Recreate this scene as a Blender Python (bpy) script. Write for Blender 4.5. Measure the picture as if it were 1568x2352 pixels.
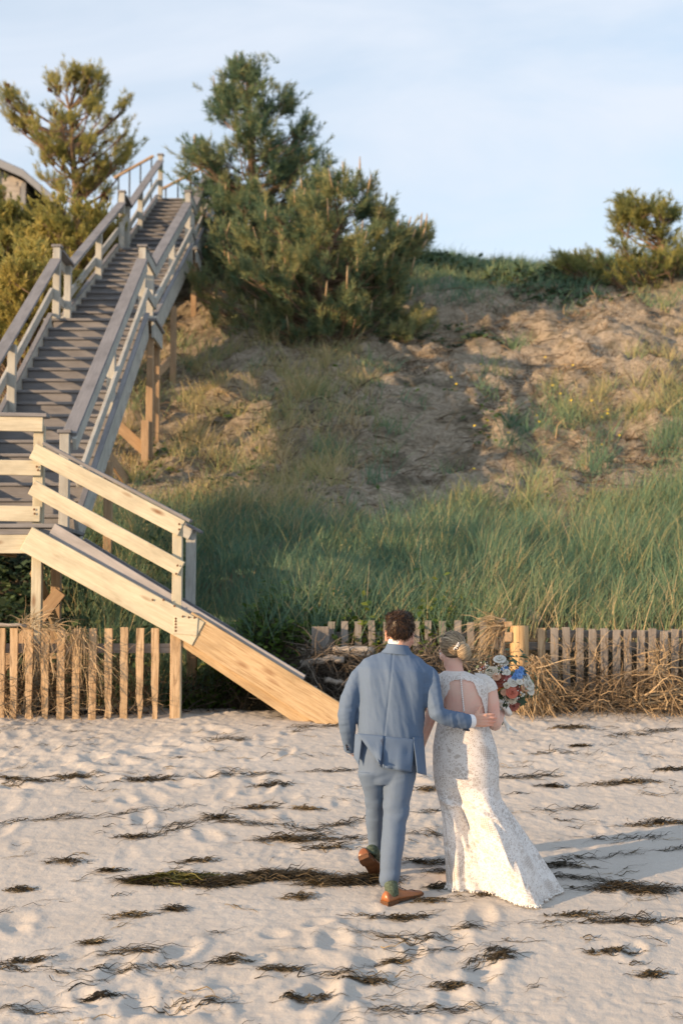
import bpy, bmesh, math, random
import numpy as np
from mathutils import Vector, Matrix, Quaternion
for o in list(bpy.data.objects): bpy.data.objects.remove(o)
scene = bpy.context.scene
COL = scene.collection
rng = np.random.default_rng(7)
random.seed(7)
R = math.radians

# ---------------------------------------------------------------- camera
PITCH, FPX, EYE = 0.075, 3267.0, 1.706      # eye height above the sand under the man's front foot
cam_d = bpy.data.cameras.new('camera'); cam = bpy.data.objects.new('camera', cam_d); COL.objects.link(cam)
cam.location = (0, 0, EYE); cam.rotation_euler = (math.pi/2 + PITCH, 0, 0)
cam_d.sensor_fit = 'VERTICAL'; cam_d.sensor_height = 36; cam_d.sensor_width = 24; cam_d.lens = 50
cam_d.clip_end = 3000; cam_d.clip_start = 0.1
cam_d.dof.use_dof = True; cam_d.dof.focus_distance = 8.75; cam_d.dof.aperture_fstop = 2.2
scene.camera = cam

# ---------------------------------------------------------------- sky, sun, exposure
SUN_EL, SUN_DIR = R(9.0), Vector((-0.885, -0.465, 0)).normalized()      # horizontal direction towards the sun
world = bpy.data.worlds.new('World'); scene.world = world; world.use_nodes = True
nt = world.node_tree; nt.nodes.clear()
def wn(t, **k):
    n = nt.nodes.new(t)
    for a, b in k.items(): setattr(n, a, b)
    return n
out = wn('ShaderNodeOutputWorld'); bg = wn('ShaderNodeBackground'); sky = wn('ShaderNodeTexSky')
sky.sky_type = 'NISHITA'; sky.sun_disc = False; sky.sun_elevation = SUN_EL
sky.sun_rotation = math.atan2(SUN_DIR.x, SUN_DIR.y); sky.altitude = 0; sky.air_density = 1.0; sky.dust_density = 0.4; sky.ozone_density = 1.3
# thin high cirrus, streaked across the whole sky
tc = wn('ShaderNodeTexCoord'); mp = wn('ShaderNodeMapping'); mp.inputs['Scale'].default_value = (1.5, 2.2, 7.0); mp.inputs['Rotation'].default_value = (0.0, R(-14), R(25))
nz = wn('ShaderNodeTexNoise'); nz.inputs['Scale'].default_value = 1.6; nz.inputs['Detail'].default_value = 7; nz.inputs['Roughness'].default_value = 0.55; nz.inputs['Distortion'].default_value = 0.6
rp = wn('ShaderNodeValToRGB'); rp.color_ramp.elements[0].position = 0.40; rp.color_ramp.elements[0].color = (0.58, 0.58, 0.58, 1); rp.color_ramp.elements[1].position = 0.66; rp.color_ramp.elements[1].color = (0.96, 0.96, 0.96, 1)
mx = wn('ShaderNodeMix', data_type='RGBA'); mx.inputs[7].default_value = (2.50, 2.71, 3.05, 1)
bg.inputs['Strength'].default_value = 0.10
L = nt.links.new
L(tc.outputs['Generated'], mp.inputs['Vector']); L(mp.outputs['Vector'], nz.inputs['Vector']); L(nz.outputs['Fac'], rp.inputs['Fac'])
L(rp.outputs['Color'], mx.inputs[0]); L(sky.outputs['Color'], mx.inputs[6]); L(mx.outputs[2], bg.inputs['Color']); L(bg.outputs['Background'], out.inputs['Surface'])
sun_d = bpy.data.lights.new('sun', 'SUN'); sun = bpy.data.objects.new('sun', sun_d); COL.objects.link(sun)
sun_d.energy = 2.6; sun_d.angle = R(0.6); sun_d.color = (1.0, 0.66, 0.37)
to_sun = Vector((SUN_DIR.x*math.cos(SUN_EL), SUN_DIR.y*math.cos(SUN_EL), math.sin(SUN_EL)))
sun.rotation_euler = to_sun.to_track_quat('Z', 'Y').to_euler(); sun.location = (-20, -15, 12)
vs = scene.view_settings; vs.view_transform = 'Standard'; vs.look = 'None'; vs.gamma = 1; vs.exposure = 1.72
try: vs.use_curve_mapping = False
except Exception: pass
scene.render.engine = 'CYCLES'

# ---------------------------------------------------------------- helpers
CP, SP = math.cos(PITCH), math.sin(PITCH)
def at(px, py, Y):
    """world point seen at photo position (px, py) of a 1568 x 2352 copy, standing at distance Y"""
    kx, k = (px-784)/FPX, (1176-py)/FPX
    t = Y/(CP - k*SP)
    return Vector((t*kx, Y, EYE + t*(SP + k*CP)))
def tag(o, label=None, cat=None, group=None, kind=None):
    if label: o['label'] = label
    if cat: o['category'] = cat
    if group: o['group'] = group
    if kind: o['kind'] = kind
    return o
def thing(name, loc, label, cat, group=None):
    o = bpy.data.objects.new(name, None); COL.objects.link(o); o.location = loc; o.empty_display_size = 0.2
    return tag(o, label, cat, group)
def link(name, me, mat=None, parent=None, M=None):
    """link mesh data me as an object; M is its world matrix (parents only ever carry a location)"""
    o = bpy.data.objects.new(name, me); COL.objects.link(o)
    if mat is not None and not me.materials: me.materials.append(mat)
    if parent is not None:
        o.parent = parent
        off = Vector((0, 0, 0)); p = parent
        mats = []
        while p is not None: mats.append(p.matrix_basis.copy()); p = p.parent
        W = Matrix.Identity(4)
        for m in reversed(mats): W = W @ m
        o.matrix_basis = W.inverted() @ (M if M is not None else Matrix.Identity(4))
    elif M is not None: o.matrix_basis = M
    return o
def npmesh(name, V, F, col=None, smooth=True, uv=None):
    """V (n,3), F (m,3) or (m,4) -> mesh data; col (n,) or (n,3) is stored as point colour 'tint'"""
    V = np.asarray(V, dtype=np.float32); F = np.asarray(F, dtype=np.int32); k = F.shape[1]
    me = bpy.data.meshes.new(name)
    me.vertices.add(len(V)); me.vertices.foreach_set('co', V.ravel())
    me.loops.add(F.size); me.loops.foreach_set('vertex_index', F.ravel())
    me.polygons.add(len(F)); me.polygons.foreach_set('loop_start', np.arange(0, F.size, k, dtype=np.int32))
    try: me.polygons.foreach_set('loop_total', np.full(len(F), k, dtype=np.int32))
    except Exception: pass
    me.polygons.foreach_set('use_smooth', np.full(len(F), smooth, dtype=bool))
    if col is not None:
        col = np.asarray(col, dtype=np.float32)
        if col.ndim == 1: col = np.repeat(col[:, None], 3, 1)
        c4 = np.ones((len(V), 4), dtype=np.float32); c4[:, :3] = col
        a = me.color_attributes.new('tint', 'FLOAT_COLOR', 'POINT'); a.data.foreach_set('color', c4.ravel())
    me.update(calc_edges=True); me.validate()
    return me
class MB:
    """collects vertices and faces of one mesh"""
    def __init__(s): s.v = []; s.f = []; s.c = []; s.n = 0
    def add(s, V, F, c=None):
        V = np.asarray(V, float).reshape(-1, 3)
        s.v.append(V); s.f += [tuple(int(i)+s.n for i in f) for f in F]; s.n += len(V)
        s.c.append(np.full(len(V), 0.5) if c is None else np.broadcast_to(np.asarray(c, float), (len(V),)))
    def data(s, name, smooth=True):
        V = np.concatenate(s.v); me = bpy.data.meshes.new(name); me.from_pydata(V.tolist(), [], s.f)
        if smooth: me.polygons.foreach_set('use_smooth', [True]*len(me.polygons))
        c4 = np.ones((len(V), 4), dtype=np.float32); c4[:, :3] = np.concatenate(s.c)[:, None]
        a = me.color_attributes.new('tint', 'FLOAT_COLOR', 'POINT'); a.data.foreach_set('color', c4.ravel())
        me.update(); return me
def hash2(ix, iy, seed=0):
    h = (ix.astype(np.int64)*374761393 + iy.astype(np.int64)*668265263 + seed*1442695041) & 0x7fffffff
    h = ((h ^ (h >> 13))*1274126177) & 0x7fffffff
    return ((h ^ (h >> 16)) & 0xffff)/65535.0
def vnoise(x, y, seed=0):
    x = np.asarray(x, float); y = np.asarray(y, float); ix = np.floor(x); iy = np.floor(y); fx = x-ix; fy = y-iy
    ix = ix.astype(int); iy = iy.astype(int); u = fx*fx*fx*(fx*(fx*6-15)+10); v = fy*fy*fy*(fy*(fy*6-15)+10)
    a = hash2(ix, iy, seed); b = hash2(ix+1, iy, seed); c = hash2(ix, iy+1, seed); d = hash2(ix+1, iy+1, seed)
    return (a*(1-u)+b*u)*(1-v) + (c*(1-u)+d*u)*v - 0.5
def fbm(x, y, seed=0, octv=4, gain=0.5):
    s = 0; a = 1.0
    for i in range(octv):
        s = s + a*vnoise(x*2**i+17.3*i, y*2**i-9.1*i, seed+i); a *= gain
    return s
def sstep(a, b, x):
    t = np.clip((np.asarray(x, float)-a)/(b-a), 0, 1); return t*t*(3-2*t)

# ---------------------------------------------------------------- materials
class NB:
    """tiny node builder"""
    def __init__(s, name):
        s.m = bpy.data.materials.new(name); s.m.use_nodes = True; s.t = s.m.node_tree
        s.b = s.t.nodes['Principled BSDF']; s.out = s.t.nodes['Material Output']
    def n(s, t, **k):
        x = s.t.nodes.new(t)
        for a, b in k.items(): setattr(x, a, b)
        return x
    def l(s, a, b): s.t.links.new(a, b)
    def coord(s, kind='Object', scale=(1, 1, 1), rand=False):
        c = s.n('ShaderNodeTexCoord'); m = s.n('ShaderNodeMapping'); m.inputs['Scale'].default_value = scale
        s.l(c.outputs[kind], m.inputs['Vector'])
        if rand:
            oi = s.n('ShaderNodeObjectInfo'); mul = s.n('ShaderNodeMath', operation='MULTIPLY'); mul.inputs[1].default_value = 37.0
            s.l(oi.outputs['Random'], mul.inputs[0]); s.l(mul.outputs[0], m.inputs['Location'])
        return m.outputs['Vector']
    def noise(s, v, scale=5, detail=4, rough=0.55, dist=0):
        x = s.n('ShaderNodeTexNoise'); x.inputs['Scale'].default_value = scale; x.inputs['Detail'].default_value = detail
        x.inputs['Roughness'].default_value = rough; x.inputs['Distortion'].default_value = dist
        if v is not None: s.l(v, x.inputs['Vector'])
        return x.outputs['Fac']
    def voro(s, v, scale=5, feature='F1', out='Distance', rnd=1.0):
        x = s.n('ShaderNodeTexVoronoi', feature=feature); x.inputs['Scale'].default_value = scale; x.inputs['Randomness'].default_value = rnd
        if v is not None: s.l(v, x.inputs['Vector'])
        return x.outputs[out]
    def ramp(s, f, stops):
        x = s.n('ShaderNodeValToRGB'); e = x.color_ramp.elements
        while len(e) < len(stops): e.new(0.5)
        for i, (p, c) in enumerate(stops):
            e[i].position = p; e[i].color = (c, c, c, 1) if not hasattr(c, '__len__') else (*c, 1)
        s.l(f, x.inputs['Fac']); return x.outputs['Color']
    def mix(s, f, a, b, blend='MIX'):
        x = s.n('ShaderNodeMix', data_type='RGBA', blend_type=blend)
        for val, i in ((f, 0), (a, 6), (b, 7)):
            if hasattr(val, 'is_linked'): s.l(val, x.inputs[i])
            elif i == 0: x.inputs[0].default_value = val
            else: x.inputs[i].default_value = (*val, 1)
        return x.outputs[2]
    def math(s, op, a, b=0.0):
        x = s.n('ShaderNodeMath', operation=op)
        for val, i in ((a, 0), (b, 1)):
            if hasattr(val, 'is_linked'): s.l(val, x.inputs[i])
            else: x.inputs[i].default_value = val
        return x.outputs[0]
    def bump(s, h, strength=0.3, dist=0.01, prev=None):
        x = s.n('ShaderNodeBump'); x.inputs['Strength'].default_value = strength; x.inputs['Distance'].default_value = dist
        s.l(h, x.inputs['Height'])
        if prev is not None: s.l(prev, x.inputs['Normal'])
        return x.outputs['Normal']
    def tint(s):
        x = s.n('ShaderNodeAttribute'); x.attribute_name = 'tint'; return x.outputs['Color'], x.outputs['Fac']
    def orand(s):
        return s.n('ShaderNodeObjectInfo').outputs['Random']
    def done(s, color=None, rough=0.7, normal=None, spec=0.3, **k):
        if color is not None:
            if hasattr(color, 'is_linked'): s.l(color, s.b.inputs['Base Color'])
            else: s.b.inputs['Base Color'].default_value = (*color, 1)
        if hasattr(rough, 'is_linked'): s.l(rough, s.b.inputs['Roughness'])
        else: s.b.inputs['Roughness'].default_value = rough
        s.b.inputs['Specular IOR Level'].default_value = spec
        if normal is not None: s.l(normal, s.b.inputs['Normal'])
        for a, v in k.items(): s.b.inputs[a.replace('_', ' ')].default_value = v
        return s.m
def wood(name, a, b, dark, streak=0.55, knots=0.0, rot=0.0, bumpk=0.35):
    """boards: grain runs along local X"""
    N = NB(name)
    v = N.coord('Object', (1.6, 26, 26), rand=True); g = N.noise(v, 2.0, 6, 0.6, 0.8)
    v2 = N.coord('Object', (3, 110, 110), rand=True); g2 = N.noise(v2, 1.5, 3, 0.6)
    v3 = N.coord('Object', (1.2, 3, 3), rand=True); blot = N.noise(v3, 2.4, 4, 0.6)
    c = N.mix(N.ramp(g, [(0.33, 0), (0.68, 1)]), a, b)
    c = N.mix(N.math('MULTIPLY', N.ramp(g2, [(0.50, 0), (0.72, 1)]), streak), c, dark)
    c = N.mix(N.math('MULTIPLY', N.ramp(blot, [(0.42, 0), (0.72, 1)]), 0.6), c, tuple(0.58*x for x in a))
    if knots:
        kv = N.coord('Object', (2.2, 7, 7), rand=True); kd = N.voro(kv, 1.0)
        kn = N.ramp(kd, [(0.07, 1), (0.20, 0)])
        c = N.mix(N.math('MULTIPLY', kn, knots), c, (0.16, 0.065, 0.02))
    if rot:
        rv = N.coord('Object', (2.0, 14, 14), rand=True); r1 = N.noise(rv, 1.6, 6, 0.7, 1.0)
        c = N.mix(N.math('MULTIPLY', N.ramp(r1, [(0.50, 0), (0.62, 1)]), rot), c, (0.075, 0.042, 0.022))
    nrm = N.bump(N.math('ADD', g, N.math('MULTIPLY', g2, 0.7)), bumpk, 0.004)
    return N.done(c, 0.78, nrm, 0.25)
def plain(name, c, rough=0.6, var=0.25, scale=9, bumpk=0.2, spec=0.3, **k):
    N = NB(name); f = N.noise(N.coord('Object', rand=True), scale, 5)
    col = N.mix(N.ramp(f, [(0.3, 0), (0.7, 1)]), tuple(x*(1-var) for x in c), tuple(min(1, x*(1+var)) for x in c))
    return N.done(col, rough, N.bump(f, bumpk, 0.004), spec, **k)
def leafy(name, stops, rough=0.6, trans=0.35, var=0.3):
    """foliage: colour runs through stops by the blade's own tint"""
    N = NB(name); col, fac = N.tint()
    c = N.ramp(fac, stops)
    nz = N.noise(N.coord('Object'), 3.0, 3)
    c = N.mix(N.math('MULTIPLY', N.ramp(nz, [(0.35, 0), (0.7, 1)]), var), c, tuple(0.45*x for x in stops[len(stops)//2][1]))
    m = N.done(c, rough, None, 0.25)
    tr = N.n('ShaderNodeBsdfTranslucent'); N.l(c, tr.inputs['Color']); ms = N.n('ShaderNodeMixShader'); ms.inputs[0].default_value = trans
    N.l(N.b.outputs[0], ms.inputs[1]); N.l(tr.outputs[0], ms.inputs[2]); N.l(ms.outputs[0], N.out.inputs['Surface'])
    return m

M_CREAM = wood('cream_lumber', (0.47, 0.44, 0.335), (0.57, 0.535, 0.42), (0.36, 0.29, 0.18), 0.45, knots=0.85)
M_PAINT = wood('weathered_painted_lumber', (0.38, 0.39, 0.37), (0.48, 0.485, 0.45), (0.27, 0.265, 0.24), 0.4, knots=0.25)
M_GREY = wood('grey_composite_board', (0.185, 0.187, 0.198), (0.235, 0.235, 0.245), (0.135, 0.135, 0.14), 0.35, bumpk=0.12)
M_SKIRT = wood('pale_grey_skirt_board', (0.31, 0.305, 0.315), (0.37, 0.36, 0.37), (0.24, 0.23, 0.23), 0.35, bumpk=0.12)
M_RAW = wood('golden_raw_lumber', (0.43, 0.315, 0.18), (0.54, 0.42, 0.27), (0.20, 0.11, 0.045), 0.9, knots=0.6)
M_POSTW = wood('brown_timber', (0.34, 0.24, 0.15), (0.46, 0.34, 0.22), (0.20, 0.12, 0.07), 0.7)
M_PICKET = wood('tan_picket_wood', (0.44, 0.31, 0.18), (0.60, 0.46, 0.30), (0.22, 0.12, 0.06), 0.8, rot=0.55)
M_PICKETG = wood('silvered_picket_wood', (0.21, 0.195, 0.18), (0.32, 0.30, 0.275), (0.11, 0.095, 0.08), 0.75, rot=0.25)
M_DRIFT = wood('silver_driftwood', (0.30, 0.27, 0.24), (0.44, 0.40, 0.35), (0.14, 0.11, 0.09), 0.8)
M_PILE = wood('tan_timber_pile', (0.48, 0.33, 0.17), (0.58, 0.42, 0.24), (0.22, 0.13, 0.06), 0.7)
M_STEEL = plain('dark_railing_metal', (0.05, 0.06, 0.065), 0.45)
M_RUST = plain('rusty_nail', (0.12, 0.06, 0.03), 0.7)

_boxes = {}
def box_data(l, w, h, ch):
    """chamfered box of 24 vertices, length along X, centred"""
    key = (round(l, 4), round(w, 4), round(h, 4), round(ch, 4))
    if key in _boxes: return _boxes[key]
    H = np.array([l, w, h])/2; V = []; idx = {}
    for sx in (-1, 1):
        for sy in (-1, 1):
            for sz in (-1, 1):
                s = np.array([sx, sy, sz])
                for ax in range(3):
                    p = H-ch; p = p.copy(); p[ax] = H[ax]; idx[(sx, sy, sz, ax)] = len(V); V.append(p*s)
    F = []
    def quad(a):
        c = np.mean([V[i] for i in a], axis=0); n = np.cross(V[a[1]]-V[a[0]], V[a[2]]-V[a[0]])
        F.append(a if np.dot(n, c) > 0 else a[::-1])
    for ax in range(3):
        o1, o2 = [i for i in range(3) if i != ax]
        for s in (-1, 1):
            a = []
            for (p, q) in ((-1, -1), (1, -1), (1, 1), (-1, 1)):
                k = [0, 0, 0]; k[ax] = s; k[o1] = p; k[o2] = q; a.append(idx[(*k, ax)])
            quad(a)
        for p in (-1, 1):
            for q in (-1, 1):
                k1 = [0, 0, 0]; k1[ax] = -1; k1[o1] = p; k1[o2] = q; k2 = list(k1); k2[ax] = 1
                quad([idx[(*k1, o1)], idx[(*k1, o2)], idx[(*k2, o2)], idx[(*k2, o1)]])
    for sx in (-1, 1):
        for sy in (-1, 1):
            for sz in (-1, 1): quad([idx[(sx, sy, sz, 0)], idx[(sx, sy, sz, 1)], idx[(sx, sy, sz, 2)]])
    me = bpy.data.meshes.new('board'); me.from_pydata([tuple(v) for v in V], [], F); me.update()
    _boxes[key] = me; return me
def board(name, p0, p1, w, h, mat, parent, up=(0, 0, 1), ext=0.0, ch=0.004):
    """a board from p0 to p1 (centre line); h measured along 'up', w across"""
    p0, p1 = Vector(p0), Vector(p1); x = (p1-p0); l = x.length+2*ext; x.normalize(); u = Vector(up)
    z = (u - x*u.dot(x)).normalized(); y = z.cross(x)
    key_me = box_data(l, w, h, min(ch, 0.3*min(w, h)))
    me = key_me
    if me.materials and me.materials[0] is not mat:
        me = key_me.copy(); me.materials.clear()
        _boxes[(round(l, 4), round(w, 4), round(h, 4), round(min(ch, 0.3*min(w, h)), 4))] = me
    M = Matrix.Translation((p0+p1)/2) @ Matrix((x, y, z)).transposed().to_4x4()
    return link(name, me, mat, parent, M)
def tube(path, rad, n=8, cap=True):
    """tube along path; rad number or list; returns V, F"""
    P = [Vector(p) for p in path]; m = len(P)
    rad = [rad]*m if not hasattr(rad, '__len__') else list(rad)
    V = []; F = []; t0 = (P[1]-P[0]).normalized(); ref = Vector((0, 0, 1)) if abs(t0.z) < 0.9 else Vector((1, 0, 0))
    a = t0.cross(ref).normalized()
    for i in range(m):
        t = (P[min(i+1, m-1)]-P[max(i-1, 0)]).normalized(); a = (a - t*a.dot(t)).normalized(); b = t.cross(a)
        r = rad[i]; ra, rb = r if hasattr(r, '__len__') else (r, r)
        for k in range(n):
            q = 2*math.pi*k/n; V.append(P[i]+a*(ra*math.cos(q))+b*(rb*math.sin(q)))
    for i in range(m-1):
        for k in range(n):
            F.append((i*n+k, i*n+(k+1) % n, (i+1)*n+(k+1) % n, (i+1)*n+k))
    if cap: F.append(tuple(reversed(range(n)))); F.append(tuple(range((m-1)*n, m*n)))
    return [tuple(v) for v in V], F
# ---------------------------------------------------------------- ground
def beach_z(X, Y):
    X = np.asarray(X, float); Y = np.asarray(Y, float)
    z = -1.706 + 0.213*(Y-8.6)
    z = np.where(Y < 6.9, -2.068 + 0.213*0.6*(np.exp(np.clip((Y-6.9)/0.6, -30, 0))-1), z)
    z = np.where(Y > 12.6, -0.854 + 0.08*(np.minimum(Y, 20)-12.6), z)
    z = z + 0.10*fbm(X*0.22+3, Y*0.3, 11, 2)*sstep(200, 20, np.abs(X))
    return z + EYE
_py = np.array([10, 12.6, 12.95, 13.15, 13.6, 14.5, 16, 18.5, 21, 24, 27, 29, 31, 40, 70, 400])
_pz = np.array([-1.8, -1.3, -0.75, -0.22, 0.02, 0.32, 0.88, 1.98, 3.45, 5.2, 6.65, 7.22, 7.5, 7.95, 9, 10])
_pl = np.array([-1.8, -1.4, -1.2, -1.0, -0.85, -0.35, 0.82, 1.98, 3.45, 5.25, 7.0, 7.9, 8.3, 8.8, 10, 11])
def dune_z(X, Y):
    X = np.asarray(X, float); Y = np.asarray(Y, float)
    Yw = Y + 0.25*fbm(X*0.6, Y*0.15, 21, 2)*sstep(13.3, 15, Y)
    w = sstep(-0.6, -1.5, X)
    z = np.interp(Yw, _py, _pz)*(1-w) + np.interp(Yw, _py, _pl)*w
    amp = sstep(13.3, 15.5, Y)*sstep(45, 30, Y)
    z = z + amp*(0.40*fbm(X*0.33+5, Y*0.33, 31, 3) + 0.18*fbm(X*1.3, Y*1.1, 37, 4)*sstep(16, 20, Y))
    z = z + 0.35*sstep(24, 29, Y)*np.exp(-((X+0.2)/2.2)**2)*sstep(45, 30, Y)
    return z + EYE
def ground_z(X, Y): return np.maximum(beach_z(X, Y), dune_z(X, Y))

def grid_mesh(name, xs, ys, zf):
    X, Y = np.meshgrid(xs, ys); Z = zf(X, Y); V = np.stack([X, Y, Z], -1).reshape(-1, 3)
    nx, ny = len(xs), len(ys); i = np.arange(nx-1)[None, :] + nx*np.arange(ny-1)[:, None]; i = i.ravel()
    return npmesh(name, V, np.stack([i, i+1, i+nx+1, i+nx], -1))
def spaced(lo, hi, step, a, b, n):
    left = lo - (np.geomspace(step, lo-a, n))[::-1]; right = hi + np.geomspace(step, b-hi, n)
    return np.concatenate([left, np.arange(lo, hi+1e-6, step), right])
# footprints and scuffs: (x, y, length, width, angle, depth)
fr = np.random.default_rng(5); prints = []
def trail(p, q, n, d=0.035, side=0.11):
    p, q = np.array(p), np.array(q); t = (q-p)/np.linalg.norm(q-p); s = np.array([-t[1], t[0]])
    for i in range(n):
        c = p+(q-p)*(i+0.3*fr.random())/n + s*side*(1 if i % 2 else -1) + fr.normal(0, 0.03, 2)
        prints.append((*c, 0.15+0.03*fr.random(), 0.075+0.02*fr.random(), math.atan2(t[1], t[0])+fr.normal(0, 0.2), d*(0.7+0.6*fr.random())))
trail((-0.2, 6.3), (0.15, 8.4), 6, 0.045); trail((0.55, 6.2), (0.72, 8.7), 7, 0.04, 0.09)
trail((-2.6, 6.9), (1.0, 7.9), 9, 0.05); trail((-1.4, 6.6), (-0.9, 8.2), 5, 0.05); trail((-2.9, 8.0), (-2.2, 10.6), 6, 0.03); trail((1.4, 6.6), (2.6, 7.6), 4, 0.04)
trail((-1.0, 9.6), (-2.4, 12.0), 6, 0.03); trail((-2.9, 10.8), (-0.8, 11.8), 8, 0.04); trail((0.4, 9.6), (1.2, 12.2), 6, 0.02)
for i in range(70):
    prints.append((fr.uniform(-3.3, 3.3), fr.uniform(6.4, 8.4), fr.uniform(.08, .17), fr.uniform(.05, .11), fr.uniform(0, 3.1), fr.uniform(.012, .045)))
for i in range(60):
    prints.append((fr.uniform(-3.3, -0.4), fr.uniform(10.4, 12.4), fr.uniform(.07, .16), fr.uniform(.05, .10), fr.uniform(0, 3.1), fr.uniform(.012, .035)))
for i in range(60):
    prints.append((fr.uniform(-3.2, 3.4), fr.uniform(8.3, 12.3), fr.uniform(.06, .14), fr.uniform(.04, .09), fr.uniform(0, 3.1), fr.uniform(.006, .02)))
def beach_full(X, Y):
    Z = beach_z(X, Y)
    near = sstep(14, 12.8, Y)*sstep(5, 4.6, np.abs(X))
    rough = 0.12 + 0.55*sstep(0.0, 0.3, fbm(X*0.5, Y*0.6, 71, 2)) + 0.35*sstep(8.2, 7.2, Y) + 0.6*sstep(-0.4, -1.6, X)*sstep(10.4, 11.2, Y)
    Z = Z + near*rough*(0.022*fbm(X*1.7, Y*2.3, 41, 3) + 0.011*fbm(X*6.5, Y*8.5, 43, 3, 0.5)) + near*(0.35+rough)*(0.016*np.maximum(0, fbm(X*11, Y*15, 47, 3, .6)-0.10) + 0.007*fbm(X*26, Y*34, 49, 3, .6))
    Z = Z + near*0.006*np.abs(fbm(X*9, Y*30, 53, 2))
    for (x, y, l, w, a, d) in prints:
        m = (np.abs(X-x) < 0.5) & (np.abs(Y-y) < 0.5)
        if not m.any(): continue
        dx, dy = X[m]-x, Y[m]-y; u = (dx*math.cos(a)+dy*math.sin(a))/l; v = (-dx*math.sin(a)+dy*math.cos(a))/w; r2 = u*u+v*v
        Z[m] += 0.34*d*(-1.25*np.exp(-r2*1.6) + 0.75*np.exp(-(np.sqrt(r2)-1.25)**2*5.0))
    return Z
N = NB('beach_sand_grain')
v = N.coord('Object'); n1 = N.noise(v, 1.1, 4); n2 = N.noise(v, 230, 3, 0.7); n3 = N.noise(v, 22, 5, 0.6)
c = N.mix(N.ramp(n1, [(0.3, 0), (0.7, 1)]), (0.435, 0.415, 0.382), (0.505, 0.485, 0.45))
c = N.mix(N.math('MULTIPLY', N.ramp(n3, [(0.42, 0), (0.7, 1)]), 0.22), c, (0.38, 0.345, 0.315))
c = N.mix(N.math('MULTIPLY', N.ramp(n2, [(0.36, 1), (0.52, 0)]), 0.35), c, (0.24, 0.19, 0.15))
nr = N.bump(n3, 0.5, 0.012); nr = N.bump(n2, 0.35, 0.002, nr)
M_SAND = N.done(c, 0.9, nr, 0.15)
xs = spaced(-4.2, 4.2, 0.017, -160, 160, 26); ys = spaced(6.5, 13.2, 0.018, -120, 17, 22)
link('beach_sand', grid_mesh('beach_sand', xs, ys, beach_full), M_SAND)['kind'] = 'structure'

N = NB('dune_sand_and_litter')
v = N.coord('Object'); n1 = N.noise(v, 0.55, 5, 0.6); n2 = N.noise(v, 4.2, 6, 0.65, 0.4); n3 = N.noise(N.coord('Object', (1, 1, 2.2)), 17, 5, 0.7, 0.8); n4 = N.noise(v, 1.6, 5, 0.6)
c = N.mix(N.ramp(n1, [(0.35, 0), (0.65, 1)]), (0.44, 0.375, 0.285), (0.54, 0.465, 0.365))
c = N.mix(N.math('MULTIPLY', N.ramp(n3, [(0.48, 0), (0.66, 1)]), 0.75), c, (0.21, 0.165, 0.12))
c = N.mix(N.math('MULTIPLY', N.ramp(n2, [(0.50, 0), (0.66, 1)]), 0.7), c, (0.15, 0.13, 0.08))
c = N.mix(N.math('MULTIPLY', N.ramp(n4, [(0.52, 0), (0.64, 1)]), 0.65), c, (0.085, 0.08, 0.055))
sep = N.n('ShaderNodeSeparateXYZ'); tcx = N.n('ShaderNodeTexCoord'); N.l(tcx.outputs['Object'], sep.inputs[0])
low = N.ramp(N.math('ADD', N.math('MULTIPLY', sep.outputs['Y'], 0.02), N.math('MULTIPLY', n4, 0.06)), [(0.315, 1), (0.375, 0)])   # darker ground under the grass at the dune foot
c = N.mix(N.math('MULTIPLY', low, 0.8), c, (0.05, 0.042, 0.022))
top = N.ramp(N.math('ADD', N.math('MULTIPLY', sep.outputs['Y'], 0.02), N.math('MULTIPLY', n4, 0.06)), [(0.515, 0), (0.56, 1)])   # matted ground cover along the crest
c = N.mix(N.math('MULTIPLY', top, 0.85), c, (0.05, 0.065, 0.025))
nr = N.bump(N.math('ADD', n2, n3), 0.9, 0.06); nr = N.bump(n3, 0.5, 0.02, nr)
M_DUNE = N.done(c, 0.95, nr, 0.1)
xs = spaced(-11, 11, 0.06, -400, 400, 24); ys = np.concatenate([np.arange(12.4, 33, 0.06), np.geomspace(33.2, 900, 30)])
def dune_full(X, Y):
    Z = dune_z(X, Y); a = sstep(13.2, 14.5, Y)*sstep(40, 30, Y)
    return Z + a*(0.13*fbm(X*2.6, Y*2.6, 61, 4, 0.6) + 0.16*np.maximum(0, fbm(X*3.7, Y*4.6, 63, 3, .6)-0.12) + 0.06*np.abs(fbm(X*8, Y*8, 67, 2)))
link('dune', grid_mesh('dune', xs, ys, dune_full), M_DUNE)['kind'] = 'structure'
# ---------------------------------------------------------------- beach staircase
Zc = EYE
ST = thing('beach_staircase', (-3.2, 14.0, 0.84+Zc), 'long weathered wooden staircase climbing the dune, with landings and railings', 'staircase')
def V3(x, y, z): return Vector((x, y, z+Zc))
XL, XR = -3.86, -2.585
def tread_riser(n_list, name='tread'):
    for (Y, z) in n_list:
        board('tread', V3(XL+0.03, Y+0.15, z-0.018), V3(XR-0.03, Y+0.15, z-0.018), 0.30, 0.036, M_GREY, ST, ch=0.006)
        board('riser', V3(XL+0.03, Y+0.035, z-0.036-0.075), V3(XR-0.03, Y+0.035, z-0.036-0.075), 0.02, 0.148, M_GREY, ST, ch=0.002)
f1 = [(14.0+0.292*n, 1.03+0.185*n) for n in range(17)]
f2 = [(19.55+0.3836*n, 4.175+0.185*n) for n in range(13)]
f3 = [(24.85+0.3655*n, 6.58+0.185*n) for n in range(13)]
tread_riser(f1[:-1]); tread_riser(f2[:-1]); tread_riser(f3[:-1])
def slope_board(name, x, A, B, dz, w, h, mat, ext=0.0):
    """board over a flight: A,B = (Y,z) of the line, dz = vertical offset of its centre"""
    return board(name, V3(x, A[0], A[1]+dz), V3(x, B[0], B[1]+dz), w, h, mat, ST, ext=ext)
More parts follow.
